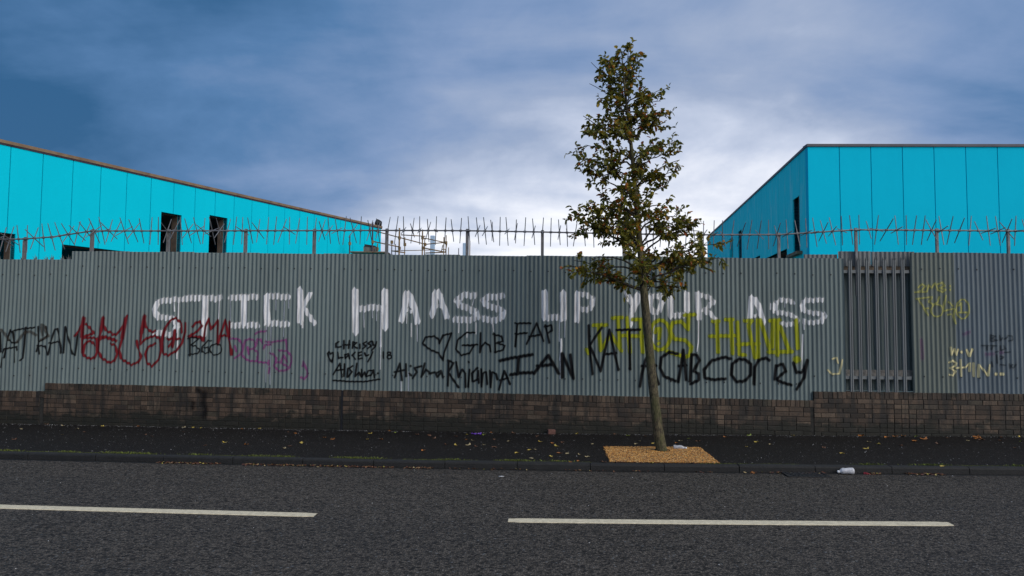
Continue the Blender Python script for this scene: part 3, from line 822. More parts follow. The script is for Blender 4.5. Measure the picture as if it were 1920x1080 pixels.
# faded and older paint first, later layers a hair prouder is not needed: alpha edges overlap softly
white = {
 'S': z5(42, [(1345, 245), (1260, 250), (1185, 265), (1160, 320), (1185, 378), (1290, 385)], [(1300, 400), (1335, 440), (1310, 480)], [(1300, 508), (1165, 492)]),
 'T': z5(46, [(1385, 238), (1650, 235)], [(1540, 248), (1536, 380), (1528, 505)]),
 'I': z5(44, [(1735, 230), (1925, 227)], [(1745, 438), (1930, 438)], [(1832, 235), (1830, 430)]),
 'C': z6(44, [(80, 225), (80, 330), (88, 425)], [(85, 225), (240, 222)], [(85, 428), (235, 425)]),
 'K': z6(46, [(330, 178), (335, 300), (333, 410)]) + z6(32, [(408, 205), (355, 300)], [(355, 300), (400, 370), (440, 430)]),
 'H': z6(46, [(745, 182), (748, 490)], [(966, 182), (970, 455)]) + z6(46, [(775, 312), (945, 305)]),
 'A': z6(42, [(1125, 205), (1118, 300), (1092, 400)], [(1150, 205), (1180, 270), (1212, 412)]) + z6(26, [(1115, 330), (1180, 330)], [(1150, 215), (1160, 290)]),
 'A2': z6(42, [(1342, 198), (1340, 280), (1322, 362)], [(1365, 195), (1390, 250), (1432, 368)]) + z6(26, [(1325, 300), (1400, 300)]),
 'S2': z6(46, [(1640, 218), (1560, 212), (1508, 250), (1530, 290), (1600, 315), (1650, 345), (1655, 385), (1590, 400), (1495, 393)]),
 'S3': z6(46, [(1845, 218), (1750, 222), (1705, 258), (1730, 288), (1805, 305), (1855, 340), (1840, 382), (1770, 400), (1705, 390)]),
 'U': z7(46, [(245, 198), (247, 385)], [(383, 195), (386, 385)], [(250, 385), (385, 382)]),
 'P': z7(38, [(490, 198), (488, 400)], [(495, 208), (560, 208), (605, 240), (600, 295), (560, 322), (515, 318)]),
 'Y': z7(46, [(865, 205), (885, 255)], [(940, 215), (932, 265), (905, 320)]) + z7(34, [(902, 310), (895, 380), (888, 432)]),
 'O': z7(38, [(1042, 218), (1032, 280), (1050, 330), (1100, 335), (1128, 265), (1110, 215), (1042, 215)]),
 'U2': z7(40, [(1188, 208), (1190, 372)], [(1200, 365), (1305, 368)], [(1312, 205), (1312, 330)]),
 'R': z7(40, [(1392, 203), (1402, 380)]) + z7(34, [(1405, 208), (1455, 215), (1512, 255), (1480, 290), (1440, 325)], [(1440, 325), (1490, 350), (1528, 402)]),
 'A3': zq(62, [(465, 665), (455, 850), (445, 960)], [(500, 670), (560, 770), (615, 970)]) + zq(40, [(500, 880), (555, 875)]),
 'S4': zq(56, [(985, 715), (920, 690), (830, 690), (765, 730), (760, 830), (830, 850), (920, 860), (1000, 890), (1045, 935), (1030, 985), (930, 995), (840, 990)]) + zq(14, [(708, 740), (706, 820)]),
 'S5': zq(56, [(1360, 685), (1250, 685), (1170, 690), (1105, 750), (1120, 830), (1240, 845), (1340, 860), (1385, 900), (1350, 960), (1250, 965), (1190, 970)]) + zq(30, [(1130, 945), (1128, 1000)]) + zq(20, [(1390, 860), (1412, 890), (1395, 935)]),
}
for s_ in white.values(): G_('white_letter', fence, s_, P_white, None, ridge=.68, soft=.25, wob=1.25)
drips = z5(6, [(1342, 260), (1336, 480), (1329, 690)], [(1308, 275), (1311, 335)], [(1647, 250), (1641, 410)], [(1729, 250), (1729, 520)]) \
 + z6(7, [(80, 430), (78, 640), (74, 865)], [(113, 440), (110, 640), (106, 882)], [(214, 260), (207, 525)], [(245, 240), (246, 312)], [(150, 250), (150, 325)], [(350, 412), (350, 458)]) \
 + z6(11, [(938, 320), (936, 600)]) + z6(5, [(936, 600), (933, 770)], [(808, 335), (812, 455)], [(872, 330), (875, 385)], [(905, 330), (905, 405)], [(1133, 350), (1130, 425)], [(1166, 425), (1165, 525)],
   [(1523, 415), (1520, 495)], [(1585, 415), (1583, 530)], [(1650, 420), (1650, 505)], [(1776, 425), (1781, 485)], [(1088, 860), (1090, 942)], [(1208, 430), (1210, 560)], [(1640, 225), (1622, 290)], [(1815, 250), (1815, 292)]) \
 + z6(7, [(1145, 790), (1143, 932)]) + z7(6, [(356, 400), (355, 560)], [(398, 398), (394, 530)], [(1073, 350), (1065, 450), (1055, 640)], [(1401, 385), (1398, 560), (1386, 635)], [(890, 250), (891, 335)]) \
 + z7(12, [(368, 545), (370, 590), (362, 700)]) + z7(5, [(362, 700), (360, 842)]) + z8(8, [(266, 420), (270, 470)], [(260, 510), (255, 700)]) + z8(4, [(257, 700), (254, 765)], [(125, 262), (126, 305)])
for dr_ in drips: G_('paint_drip', fence, [dr_], P_white, None, soft=.5, alpha=.9)
blackl = zl(22, [(150, 300), (100, 480), (62, 700)], [(155, 315), (192, 335), (205, 500), (212, 765)], [(62, 572), (240, 546)], [(40, 625), (66, 570)], [(155, 322), (320, 285), (500, 260)],
            [(372, 265), (355, 500), (335, 705), (292, 742)], [(552, 250), (555, 450), (572, 640)], [(662, 250), (692, 370), (640, 420), (560, 470), (530, 605)], [(540, 522), (650, 530), (692, 655)],
            [(695, 660), (740, 460), (790, 292), (832, 282), (862, 420), (882, 560), (880, 630)], [(712, 490), (862, 466)], [(922, 625), (946, 250), (990, 420), (1050, 640), (1090, 660), (1110, 500), (1125, 340)],
            [(120, 440), (200, 490), (255, 480)], [(8, 335), (10, 620)], [(-120, 330), (8, 335)], [(32, 700), (12, 845)]) + zl(14, [(240, 545), (245, 600)])
G_('black_tag', fence, blackl, P_black, 'scrawled black spray tag under faded brown loops', soft=.9, wob=.5, alpha=.95)
G_('brown_tag', fence, zl(42, [(-60, 290), (20, 300), (70, 350), (120, 425)], [(255, 470), (310, 390), (360, 335), (440, 320), (520, 370)], [(605, 225), (640, 240), (655, 300), (700, 385), (600, 440)], [(600, 260), (620, 370)]), P_brown, None, soft=.9, alpha=.62)
red = zr(34, [(112, 110), (98, 200), (92, 330)], [(345, 105), (335, 180), (318, 250)], [(840, 85), (825, 180), (802, 280)], [(612, 110), (595, 210), (575, 340)]) \
 + zr(20, [(92, 330), (90, 530), (130, 570), (190, 598), (240, 578), (272, 510), (270, 345), (95, 345)], [(0, 318), (50, 260), (110, 150)], [(135, 180), (180, 220), (232, 290), (100, 332)],
      [(240, 425), (205, 390), (160, 385), (120, 430), (105, 530)], [(318, 250), (295, 350), (285, 490), (330, 590), (420, 638), (480, 612), (515, 530), (490, 430), (435, 410)],
      [(348, 120), (350, 190), (378, 255), (448, 280)], [(300, 358), (380, 335)], [(575, 340), (535, 480), (560, 590), (680, 668), (760, 640), (800, 570), (762, 460), (745, 380)],
      [(630, 80), (590, 190), (540, 260), (500, 300), (455, 300)], [(802, 280), (790, 380)], [(842, 110), (852, 210), (925, 270), (970, 255)],
      [(792, 410), (880, 340), (960, 312), (1020, 350), (1040, 490), (1010, 605), (930, 678), (870, 640), (850, 540), (882, 450), (972, 405)],
      [(1285, 270), (1280, 160), (1220, 108), (1150, 130), (1085, 230), (1048, 380), (1062, 530), (1120, 550), (1210, 510), (1290, 400), (1328, 270), (1330, 160)],
      [(1115, 356), (1270, 350)], [(1130, 440), (1175, 395)], [(1415, 215), (1450, 168), (1500, 150), (1530, 200), (1470, 270), (1365, 330), (1490, 332), (1550, 382)],
      [(1520, 330), (1548, 380), (1572, 200), (1610, 118), (1636, 240), (1722, 130), (1712, 420)], [(1722, 418), (1760, 280), (1812, 130), (1850, 330), (1882, 540)], [(1740, 322), (1860, 306)], [(1860, 150), (1862, 330)]) \
 + zr(28, [(300, 330), (400, 338), (495, 372)], [(1205, 262), (1172, 450)], [(1085, 230), (1048, 380)], [(1880, 490), (1886, 540)])
G_('red_tag', fence, red, P_red, 'dark red bubble-style spray tag with an anarchy circle', soft=.75, wob=.8, alpha=.95)
bgo = zr(15, [(1386, 350), (1385, 560)], [(1355, 356), (1420, 335), (1490, 356), (1390, 435), (1450, 440), (1505, 490), (1480, 530), (1370, 545)],
         [(1640, 380), (1600, 375), (1532, 450), (1530, 510), (1570, 526), (1610, 520), (1600, 455), (1550, 460)]) + zr.ell(15, 1695, 480, 72, 66)
G_('black_tag', fence, bgo, P_black, 'thin black three-letter tag below red letters', soft=.5, wob=.5)
pink = zk(26, [(90, 300), (150, 285), (230, 300), (280, 370), (290, 470), (250, 540), (170, 590)], [(170, 400), (195, 490)],
          [(310, 400), (330, 320), (400, 295), (470, 320), (500, 400), (460, 450), (380, 460), (370, 420), (390, 540)], [(460, 455), (530, 500), (530, 600), (510, 640), (400, 640), (320, 590), (280, 540), (310, 400)],
          [(510, 380), (520, 300), (570, 300), (600, 360)], [(490, 215), (550, 180), (660, 175)], [(520, 570), (525, 650), (700, 670)], [(620, 440), (640, 390), (730, 385)],
          [(650, 340), (740, 350), (970, 305), (985, 480), (850, 470)], [(985, 480), (1050, 560), (1050, 660), (1020, 740), (870, 650), (800, 670), (780, 720), (850, 790), (960, 780), (1030, 740)],
          [(715, 520), (760, 530), (820, 600), (800, 660)], [(890, 650), (930, 540), (985, 650)], [(700, 640), (702, 700)], [(710, 750), (700, 830)],
          [(1240, 650), (1300, 800), (1300, 870), (1250, 920), (1200, 890)], [(1240, 650), (1228, 720)])
G_('magenta_tag', fence, pink, P_pink, 'thin magenta looping spray tag', soft=.9, wob=.4, alpha=.66)
marker = z6(11, [(622, 560), (600, 575), (600, 602), (640, 600)], [(660, 555), (660, 615)], [(700, 555), (695, 612)], [(655, 586), (705, 585)], [(725, 612), (728, 565), (755, 570), (730, 590), (760, 612)], [(780, 580), (780, 612)],
     [(828, 563), (802, 575), (826, 595), (800, 614)], [(866, 560), (840, 575), (866, 595), (838, 614)], [(875, 560), (880, 590), (900, 590)], [(905, 562), (898, 595), (870, 627)],
     [(560, 655), (550, 637), (538, 650), (545, 680), (570, 717), (580, 670), (580, 642), (560, 655)], [(615, 640), (620, 685), (652, 680)], [(692, 652), (667, 660), (670, 687), (695, 662), (702, 692)], [(745, 640), (722, 665), (747, 692)],
     [(792, 640), (767, 645), (767, 692), (797, 686)], [(767, 666), (790, 663)], [(815, 645), (825, 670), (845, 662)], [(876, 640), (865, 670), (840, 712)], [(955, 640), (955, 686)],
     [(580, 807), (630, 725), (646, 826)], [(600, 776), (652, 771)], [(665, 730), (660, 822)], [(690, 762), (685, 826)], [(725, 745), (700, 762), (720, 790), (690, 828)], [(757, 725), (745, 822), (775, 790), (790, 826)],
     [(792, 770), (795, 826), (815, 790), (825, 826)], [(882, 777), (842, 782), (825, 822), (862, 816), (882, 782), (888, 832)], [(578, 850), (700, 861), (830, 861), (930, 842)]) + z6.ell(10, 998, 650, 12, 10) + z6.ell(10, 1000, 677, 16, 14) + z6.dots(14, (915, 800))
G_('black_names', fence, marker, P_black, 'small neat black marker names with a little heart and underline', soft=.25, wob=.3)
names2 = z6(14, [(1040, 830), (1080, 725), (1096, 852)], [(1040, 790), (1112, 775)], [(1125, 730), (1126, 822)], [(1242, 745), (1190, 760), (1207, 790), (1175, 837)], [(1150, 800), (1166, 816)], [(1266, 725), (1240, 827), (1275, 770), (1312, 802)], [(1300, 802), (1345, 790)],
     [(1387, 780), (1350, 800), (1360, 827), (1392, 790), (1402, 832)]) + z6.dots(16, (1160, 745))
G_('black_names', fence, names2, P_black, 'patchy black name beside the underlined names', soft=.7, alpha=.85)
ghb = z6(13, [(1375, 578), (1372, 548), (1335, 520), (1272, 530), (1250, 572), (1290, 612), (1370, 650), (1402, 702), (1412, 640), (1467, 498), (1405, 512), (1375, 578)],
     [(1640, 495), (1580, 495), (1512, 550), (1500, 620), (1540, 665), (1600, 650), (1636, 592), (1550, 590), (1662, 586)], [(1685, 500), (1680, 646), (1690, 600), (1720, 570), (1752, 590), (1760, 636)],
     [(1790, 500), (1796, 640)], [(1780, 505), (1842, 522), (1852, 560), (1802, 570), (1866, 592), (1852, 626), (1790, 640)])
G_('black_tag', fence, ghb, P_black, 'black heart outline followed by three letters', soft=.5, wob=.4)
rh = z6(14, [(1445, 700), (1440, 890)], [(1440, 700), (1482, 722), (1442, 790), (1520, 906)], [(1502, 715), (1520, 830), (1545, 770), (1570, 800), (1572, 902)], [(1602, 770), (1592, 902)],
     [(1662, 760), (1620, 800), (1625, 862), (1660, 850), (1667, 780), (1672, 872)], [(1690, 770), (1692, 900), (1702, 800), (1727, 790), (1735, 880)], [(1755, 780), (1760, 902), (1770, 790), (1800, 800), (1812, 845)],
     [(1822, 922), (1862, 780), (1906, 882)], [(1830, 850), (1892, 835)]) + z6.dots(16, (1596, 715))
G_('black_names', fence, rh, P_black, 'tall narrow black name ending under the slanted bars', soft=.6, wob=.4)
fap = z7(14, [(40, 425), (25, 600)], [(25, 425), (140, 425)], [(25, 505), (112, 498)], [(110, 580), (185, 425), (236, 557)], [(130, 526), (206, 511)], [(250, 440), (281, 572)], [(245, 450), (296, 440), (301, 480), (266, 500)])
ian = z7(22, [(-90, 705), (0, 685), (152, 660)], [(-10, 812), (60, 798), (152, 795)], [(50, 675), (42, 800)], [(165, 800), (272, 665), (350, 800)], [(190, 746), (302, 735)], [(375, 650), (379, 828)], [(378, 655), (460, 835)], [(437, 660), (460, 835)])
G_('black_tag', fence, fap, P_black, 'thin black three-letter word beside the yellow-green writing', soft=.5, wob=.4)
G_('black_tag', fence, ian, P_black, 'thick soft-edged black name at the middle of the fence', soft=.95, wob=.4)
lime = z7(24, [(610, 440), (710, 436)], [(650, 445), (665, 628), (740, 505), (820, 630)], [(755, 386), (825, 381)], [(795, 390), (810, 600)], [(862, 385), (885, 640)], [(905, 396), (985, 396)], [(960, 396), (980, 640)], [(815, 516), (985, 521)],
     [(1075, 492), (1085, 465), (1112, 466), (1102, 540)], [(1320, 470), (1270, 412), (1205, 420), (1186, 480), (1215, 542), (1300, 552), (1346, 602), (1332, 660), (1300, 680), (1160, 632)], [(1292, 365), (1370, 360)], [(1325, 372), (1320, 468)], [(560, 620), (576, 650)],
     [(1505, 411), (1550, 408)], [(1535, 411), (1545, 640)], [(1485, 521), (1690, 516)], [(1600, 396), (1655, 396)], [(1640, 401), (1655, 650)], [(1690, 415), (1705, 655), (1745, 660)], [(1690, 581), (1850, 576)], [(1745, 405), (1800, 405), (1772, 440), (1822, 680)], [(1840, 401), (1846, 680)], [(1862, 401), (1932, 620)]) \
  + z7.ell(24, 1110, 512, 78, 112) + z7.dots(26, (1100, 576)) + z8(26, [(15, 406), (85, 400)], [(40, 401), (30, 600)], [(70, 410), (70, 660)], [(90, 450), (160, 630)], [(5, 640), (180, 636)], [(210, 400), (222, 610)]) + z8.dots(46, (215, 695))
G_('yellow_green_tag', fence, lime, P_lime, 'yellow-green sprayed words ending in an exclamation mark', soft=.8, wob=.3, alpha=.9)
kat = z7(17, [(575, 440), (580, 600), (605, 805)], [(672, 460), (580, 592)], [(585, 592), (612, 655), (665, 785), (730, 470), (798, 775)], [(700, 655), (782, 648)], [(785, 476), (960, 471)], [(880, 476), (886, 765)]) + z7.dots(22, (798, 772), (885, 765), (580, 520))
G_('black_tag', fence, kat, P_black, 'tall black three-letter name overlapping the yellow-green words', soft=.6, wob=.4)
acab = z7(20, [(960, 895), (975, 800), (1000, 700), (1030, 660), (1062, 760), (1100, 880)], [(975, 746), (1080, 740)], [(1240, 655), (1180, 640), (1120, 682), (1110, 760), (1140, 822), (1225, 856)], [(1246, 865), (1270, 740), (1285, 625), (1300, 760), (1306, 850)], [(1252, 746), (1306, 740)],
     [(1346, 662), (1336, 860)], [(1346, 660), (1386, 662), (1406, 702), (1362, 782), (1400, 802), (1400, 850), (1340, 880)])
G_('black_tag', fence, acab, P_black, 'black four-letter tag partly behind the tree trunk', soft=.9, wob=.4)
cory = z7(20, [(1640, 690), (1600, 676), (1500, 702), (1440, 770), (1446, 830), (1500, 846), (1600, 840)], [(1700, 690), (1652, 730), (1645, 810), (1682, 860), (1742, 856), (1790, 812), (1792, 732), (1752, 696), (1700, 690)], [(1815, 880), (1820, 752), (1850, 702), (1900, 682), (1930, 702)]) \
  + z8(20, [(60, 742), (50, 842)], [(60, 742), (110, 730), (132, 782), (62, 842), (100, 866), (172, 885)], [(190, 722), (212, 790), (260, 790), (295, 702), (272, 830), (215, 915)])
G_('black_tag', fence, cory, P_black, 'rounded black lower-case name at the end of the fence', soft=.9, wob=.4)
G_('cream_scrawl', fence, z8(13, [(480, 692), (512, 682), (525, 722)], [(446, 775), (480, 806), (535, 802), (556, 700)]), P_cream, None, soft=.6, alpha=.85)
G_('yellow_tag', fenceC, zy(17, [(120, 165), (160, 130), (200, 150), (150, 200), (90, 216), (210, 210)], [(210, 210), (235, 140), (260, 172), (300, 120), (330, 190)], [(330, 130), (380, 110), (400, 150), (350, 170), (412, 190), (380, 215), (325, 190)],
     [(100, 286), (265, 266)], [(125, 295), (180, 380), (225, 460)], [(175, 391), (230, 386)], [(235, 320), (265, 275)], [(235, 310), (275, 350), (330, 320), (345, 266)], [(386, 400), (416, 250)], [(445, 320), (490, 362)], [(390, 416), (500, 390)], [(440, 455), (465, 450)], [(510, 400), (496, 470), (520, 550)],
     [(550, 360), (580, 330), (580, 420)], [(555, 431), (640, 431)]) + zy.ell(15, 320, 410, 64, 66) + zy.ell(15, 595, 395, 68, 104) + zy.dots(20, (460, 150), (460, 190)), P_pale, 'pale yellow two-row spray tag with a ringed numeral', soft=.9, alpha=.72)
G_('cream_lettering', fenceC, zc(22, [(710, 242), (720, 348), (765, 262), (790, 352), (820, 272)], [(690, 460), (740, 430), (790, 470), (775, 510), (700, 540), (780, 590), (740, 650), (695, 636)], [(850, 420), (860, 655)], [(790, 540), (920, 530), (985, 470), (980, 585)], [(1040, 470), (1045, 658)], [(1112, 668), (1115, 492), (1180, 560), (1250, 652), (1272, 495)])
   + zc(30, [(940, 280), (980, 365), (1022, 272)]) + zc.dots(38, (865, 310), (1365, 628), (1440, 628), (1460, 628)), P_cream, 'cream painted letters followed by two dots', soft=.4)
G_('faded_tag', fenceC, zc(18, [(1290, 60), (1290, 150)], [(1290, 65), (1360, 80), (1300, 110), (1380, 140), (1300, 155)], [(1420, 70), (1430, 140), (1460, 100)], [(1490, 122), (1530, 90)], [(1540, 70), (1600, 80), (1612, 130), (1550, 150)],
     [(1160, 215), (1250, 216)], [(1235, 212), (1236, 280)], [(1290, 212), (1370, 220)], [(1302, 270), (1312, 222)], [(1430, 220), (1432, 285), (1500, 262)], [(1480, 216), (1502, 262)], [(1375, 350), (1382, 470)], [(1430, 370), (1480, 382), (1430, 412)], [(1430, 490), (1502, 500)],
     [(1302, 450), (1312, 520)], [(1562, 480), (1570, 540)], [(1602, 490), (1572, 510), (1612, 540)], [(1652, 490), (1632, 530)], [(1360, 310), (1390, 300)], [(1490, 315), (1570, 308)]), P_black, 'faded black broken lettering', soft=.8, alpha=.55)
for q_ in ([(1220, 340), (1330, 335)], [(285, 130), (296, 260), (302, 400)], [(1430, 320), (1460, 312)], [(900, 50), (980, 20)]): G_('faded_mark', fenceC, zc(38, q_), P_pink, None, soft=1.0, alpha=.32)
# tar splash on the brick wall
bw = [o for o in bpy.data.objects if o.name.startswith('brick_wall')]
G_('tar_stain', bw[1], Zm(0, 680, 4)(34, [(1535, 230), (1525, 300), (1545, 350), (1530, 400)]) + Zm(0, 680, 4)(26, [(1450, 300), (1445, 340)], [(1480, 200), (1540, 240)]), P_black, None, soft=2.2, alpha=.55, flat=True, dface=WF)

# ================================================================== PALISADE
def pale_mesh(h):
    """W-section pale with three-point splayed tip, origin at the foot, front = -y"""
    mb = MB(); xs = [-.031, -.022, -.009, 0, .009, .022, .031]; ys = [.006, -.008, -.008, .004, -.008, -.008, .006]
    zs = [0, h - .11, h - .085]
    for z in zs:
        for x, y in zip(xs, ys): mb.v.append((x, y, z))
    n = 7
    for j in range(2):
        for i in range(6): mb.f.append((j * n + i, j * n + i + 1, (j + 1) * n + i + 1, (j + 1) * n + i))
    b2 = 2 * n
    tips = [(-.040, -.022, h - .035), (0, -.004, h), (.040, -.022, h - .035)]
    k = len(mb.v); mb.v += tips
    mb.f += [(b2, b2 + 1, k), (b2 + 1, b2 + 2, k), (b2 + 2, b2 + 3, k + 1), (b2 + 3, b2 + 4, k + 1), (b2 + 4, b2 + 5, k + 2), (b2 + 5, b2 + 6, k + 2)]
    return mb
pal = empty('palisade_fence', W(tx(1646), 0, topC(tx(1646))), 'spiked steel palisade bars over a corrugated backing, in the gap between the sheets', 'palisade')
pz0 = topC(tx(1646)) - .002
ztip = wall_hit(1646, 478)[1]
pm = pale_mesh(ztip - pz0).mesh('pale', M_galv)
for px in (1479.5, 1496, 1512.5, 1529.5, 1546, 1562.5, 1579, 1596, 1612.4, 1629, 1645.5, 1662, 1678.5, 1695):
    t = wall_hit(px, 600)[0]; inb = px < 1585
    new('pale', pm, pal, W(t, -.07 if inb else -.012, pz0 - (.03 if inb else 0) + random.gauss(0, .003)), (0, random.gauss(0, .003), -WA))
tl, tr_ = wall_hit(1584.5, 600)[0], wall_hit(1708.5, 600)[0]
for y, hgt in ((509, .05), (708.5, .05)):
    z = wall_hit(1646, y)[1]
    mb = MB(); mb.wbox(tl, tr_, -.036, -.026, z - hgt / 2, z + hgt / 2); mb.wbox(tl, tr_, -.09, -.0365, z + hgt / 2 - .008, z + hgt / 2 - .001)
    mb.build('rail', M_galv, pal, WL[pal.name])
z = wall_hit(1646, 502)[1]; mb = MB(); mb.wbox(tl - .08, tr_ + .12, -.16, -.115, z - .055, z + .06); mb.build('timber_rail', M_timber, pal, WL[pal.name])
z = wall_hit(1646, 700)[1]; mb = MB(); mb.wbox(tl - .06, tr_ + .1, -.12, -.095, z - .05, z + .05); mb.build('timber_rail', M_stone, pal, WL[pal.name])
def backing(ta, tb, z0, z1, dd, m):
    mb = MB(); ns = int((tb - ta) / PIT * 8)
    for z in (z0, z1):
        for i in range(ns + 1):
            t = ta + (tb - ta) * i / ns; mb.v.append(tuple(W(t, dd + prof(t), z)))
    for i in range(ns): mb.f.append((i, i + 1, ns + 2 + i, ns + 1 + i))
    mb.build('backing_sheet', m, pal, W(ta, dd, z0), smooth=True)
zb1 = wall_hit(1646, 498.3)[1]
tb0 = wall_hit(1578, 600)[0]; tmid = wall_hit(1641, 600)[0]
backing(tb0, tmid - .003, zb1, wall_hit(1600, 471.3, -.1)[1], -.10, M_galv)
backing(tmid, tr_ + .12, zb1, wall_hit(1680, 472.0, -.1)[1], -.102, M_galv)
for a, c in ((1583, 1612), (1612.6, 1653), (1653.6, 1709)):
    backing(wall_hit(a, 600)[0] - .02 - .1 * (a < 1600), wall_hit(c, 600)[0] + .03 + .14 * (c > 1700), pz0 + .012, zb1 - .075, -.185 - .012 * (a > 1610) + .03 * (a > 1650), M_sheet)
backing(wall_hit(1514, 600)[0], tb0 - .004, wall_hit(1550, 495)[1], wall_hit(1550, 476.8, -.1)[1], -.13, M_galv)
pal2 = empty('palisade_fence', W(-8.5, -.1, .6), 'row of spiked palisade tips just showing above the lowest fence sheets', 'palisade')
zb2 = topA(-8.5); zt2 = wall_hit(90, 475)[1]
pm2 = pale_mesh(zt2 - zb2).mesh('pale', M_galv)
for px in (30, 59, 74.5, 90, 105, 119, -10, -26): new('pale', pm2, pal2, W(wall_hit(px, 600)[0], -.08, zb2 + random.gauss(0, .006)), (0, random.gauss(0, .01), -WA))
mb = MB(); mb.wbox(-9.9, -8.0, -.105, -.095, zt2 - .35, zt2 - .30); mb.build('rail', M_galv, pal2, WL[pal2.name])

# ================================================================== ROTATING SPIKE BARRIER
BD = -.035
spk = empty('spiked_barrier', W(0, BD, 2.6), 'rotating anti-climb spike bar on short posts along the fence top', 'spike barrier')
bar_px = [(-160, 449.5), (0, 449), (46, 448), (100, 444), (172, 433), (315, 433), (460, 432.6), (589, 432.4), (725, 432), (876, 432.6), (1017, 435), (1170, 438.5), (1315, 440.2), (1461, 440), (1606, 430.8), (1758, 432), (1892, 433), (2060, 433.5)]
bpts = [wall_hit(x, y, BD) for x, y in bar_px]
bx_ = np.array([p[0] for p in bpts]); bz_ = np.array([p[1] for p in bpts])
def barz(t): return float(np.interp(t, bx_, bz_))
mb = MB(); mb.tube([W(t, BD, z) for t, z in bpts], .0125, 8); mb.build('rail', M_spike, spk, WL[spk.name], smooth=True)
for px in (-110, 46, 172, 315, 460, 589, 725, 876, 1017, 1170, 1315, 1461, 1606, 1758, 1892, 2040):
    t = wall_hit(px, 450, BD)[0]; z1 = barz(t) + .035; z0 = z1 - 1.1
    mb = MB()
    for s_ in (-1, 1):
        pass
    mb.wbox(t - .024, t + .024, BD - .035, BD - .0145, z0, z1)
    mb.wbox(t - .024, t - .018, BD - .0143, BD + .012, z0, z1 - .06)
    mb.tube([W(t - .028, BD, barz(t)), W(t + .028, BD, barz(t))], .02, 8)
    mb.build('post', M_post, spk, W(t, BD, z0))
def rotor(two, lean):
    mb = MB(); L = .24
    mb.tube([(-.022, 0, 0), (.022, 0, 0)], .019, 8)
    mb.tube([(-lean, 0, -L), (0, 0, 0), (lean, 0, L)], [.0065, .0085, .0065], 5)
    if two: mb.tube([(lean, -L, 0), (0, 0, 0), (-lean, L, 0)], [.0065, .0085, .0065], 5)
    return mb.mesh('spike', M_spike)
rots = [rotor(k % 3 != 0, [.0, .012, -.015, .03, -.02, .008][k]) for k in range(6)]
t = bx_[0] + .05
while t < bx_[-1] - .05:
    a = random.gauss(0, .16) if random.random() < .4 else random.uniform(.3, .85) * random.choice((-1, 1))
    dzdt = (barz(t + .05) - barz(t - .05)) / .1
    new('spike', random.choice(rots), spk, W(t, BD, barz(t)), (a, -math.atan(dzdt), -WA))
    t += random.uniform(.118, .165)

# ================================================================== STREET TREE
tb_t, tb_d, tb_z = ground_hit(1241, 846)
base = W(tb_t, tb_d, G(tb_t)); TY = base.y
def tp(px, py, dy=0.0): return at_y(px, py, TY + dy)
random.seed(11)
tree = empty('street_tree', base, 'slender leaning young street tree with sparse green and orange leaves', 'tree')
tk = [(1241.5, 849, 24), (1240, 842, 20.5), (1233, 800, 18.5), (1224, 720, 17), (1216, 640, 15.5), (1208.5, 560, 15), (1205, 520, 13.5), (1199, 450, 11), (1193, 380, 9), (1187, 310, 7.6), (1180, 240, 6), (1173, 180, 4.4), (1168, 130, 3), (1166, 106, 1.6)]
ppm = FPX / TY
mb = MB(); mb.tube([tp(x, y) + (ZA * 0 if i else -ZA * .03) for i, (x, y, w_) in enumerate(tk)], [w_ / ppm / 2 for x, y, w_ in tk], 14)
trunk = mb.build('trunk', M_bark, tree, base, smooth=True)
cy_ = np.array([k[1] for k in tk][::-1], float); cx_ = np.array([k[0] for k in tk][::-1], float); cw_ = np.array([k[2] for k in tk][::-1], float)
def trunk_at(y): return float(np.interp(y, cy_, cx_)), float(np.interp(y, cy_, cw_)) / ppm / 2
limbs = [  # start y on the trunk, mid, tip, depth of the tip
 (546, (1150, 526), (1066, 497), -.1), (540, (1158, 531), (1092, 514), .25), (505, (1152, 484), (1106, 486), -.2), (505, (1150, 500), (1080, 488), .2),
 (470, (1148, 444), (1066, 402), .1), (462, (1150, 432), (1088, 388), -.2), (440, (1160, 418), (1082, 432), .2), (402, (1152, 384), (1124, 368), .15), (415, (1160, 392), (1100, 405), -.2),
 (366, (1158, 352), (1094, 308), -.1), (336, (1150, 324), (1104, 345), .15), (345, (1150, 322), (1112, 306), .25), (302, (1152, 284), (1096, 272), .1), (310, (1148, 300), (1088, 300), -.15),
 (262, (1142, 248), (1092, 218), -.05), (236, (1150, 222), (1110, 246), .15), (250, (1146, 236), (1104, 258), -.2), (204, (1150, 182), (1106, 156), .05), (215, (1150, 196), (1122, 190), -.15), (172, (1146, 150), (1108, 116), -.1), (150, (1146, 124), (1148, 118), .08), (180, (1150, 168), (1122, 140), .2),
 (546, (1242, 536), (1284, 538), -.15), (538, (1248, 522), (1278, 512), .25), (532, (1262, 506), (1345, 484), -.1), (522, (1256, 482), (1338, 456), .15), (502, (1252, 474), (1312, 474), -.25), (512, (1250, 490), (1322, 500), .1),
 (482, (1238, 448), (1296, 416), .05), (462, (1232, 424), (1266, 424), -.2), (470, (1240, 440), (1310, 436), .2), (424, (1226, 398), (1256, 374), .1), (440, (1230, 410), (1280, 412), -.1), (388, (1222, 364), (1252, 344), -.1), (400, (1226, 384), (1248, 392), .2),
 (356, (1216, 328), (1274, 300), .05), (350, (1222, 336), (1264, 322), -.2), (322, (1216, 302), (1268, 288), -.15), (300, (1216, 280), (1260, 268), .15), (266, (1206, 244), (1250, 212), -.1), (252, (1210, 236), (1246, 240), .15), (234, (1206, 218), (1240, 224), -.1), (206, (1200, 184), (1242, 168), .05), (216, (1204, 200), (1236, 186), -.15),
 (170, (1188, 148), (1200, 158), .1), (150, (1184, 130), (1198, 114), -.05), (132, (1176, 108), (1186, 108), .05), (112, (1168, 96), (1162, 104), 0)]
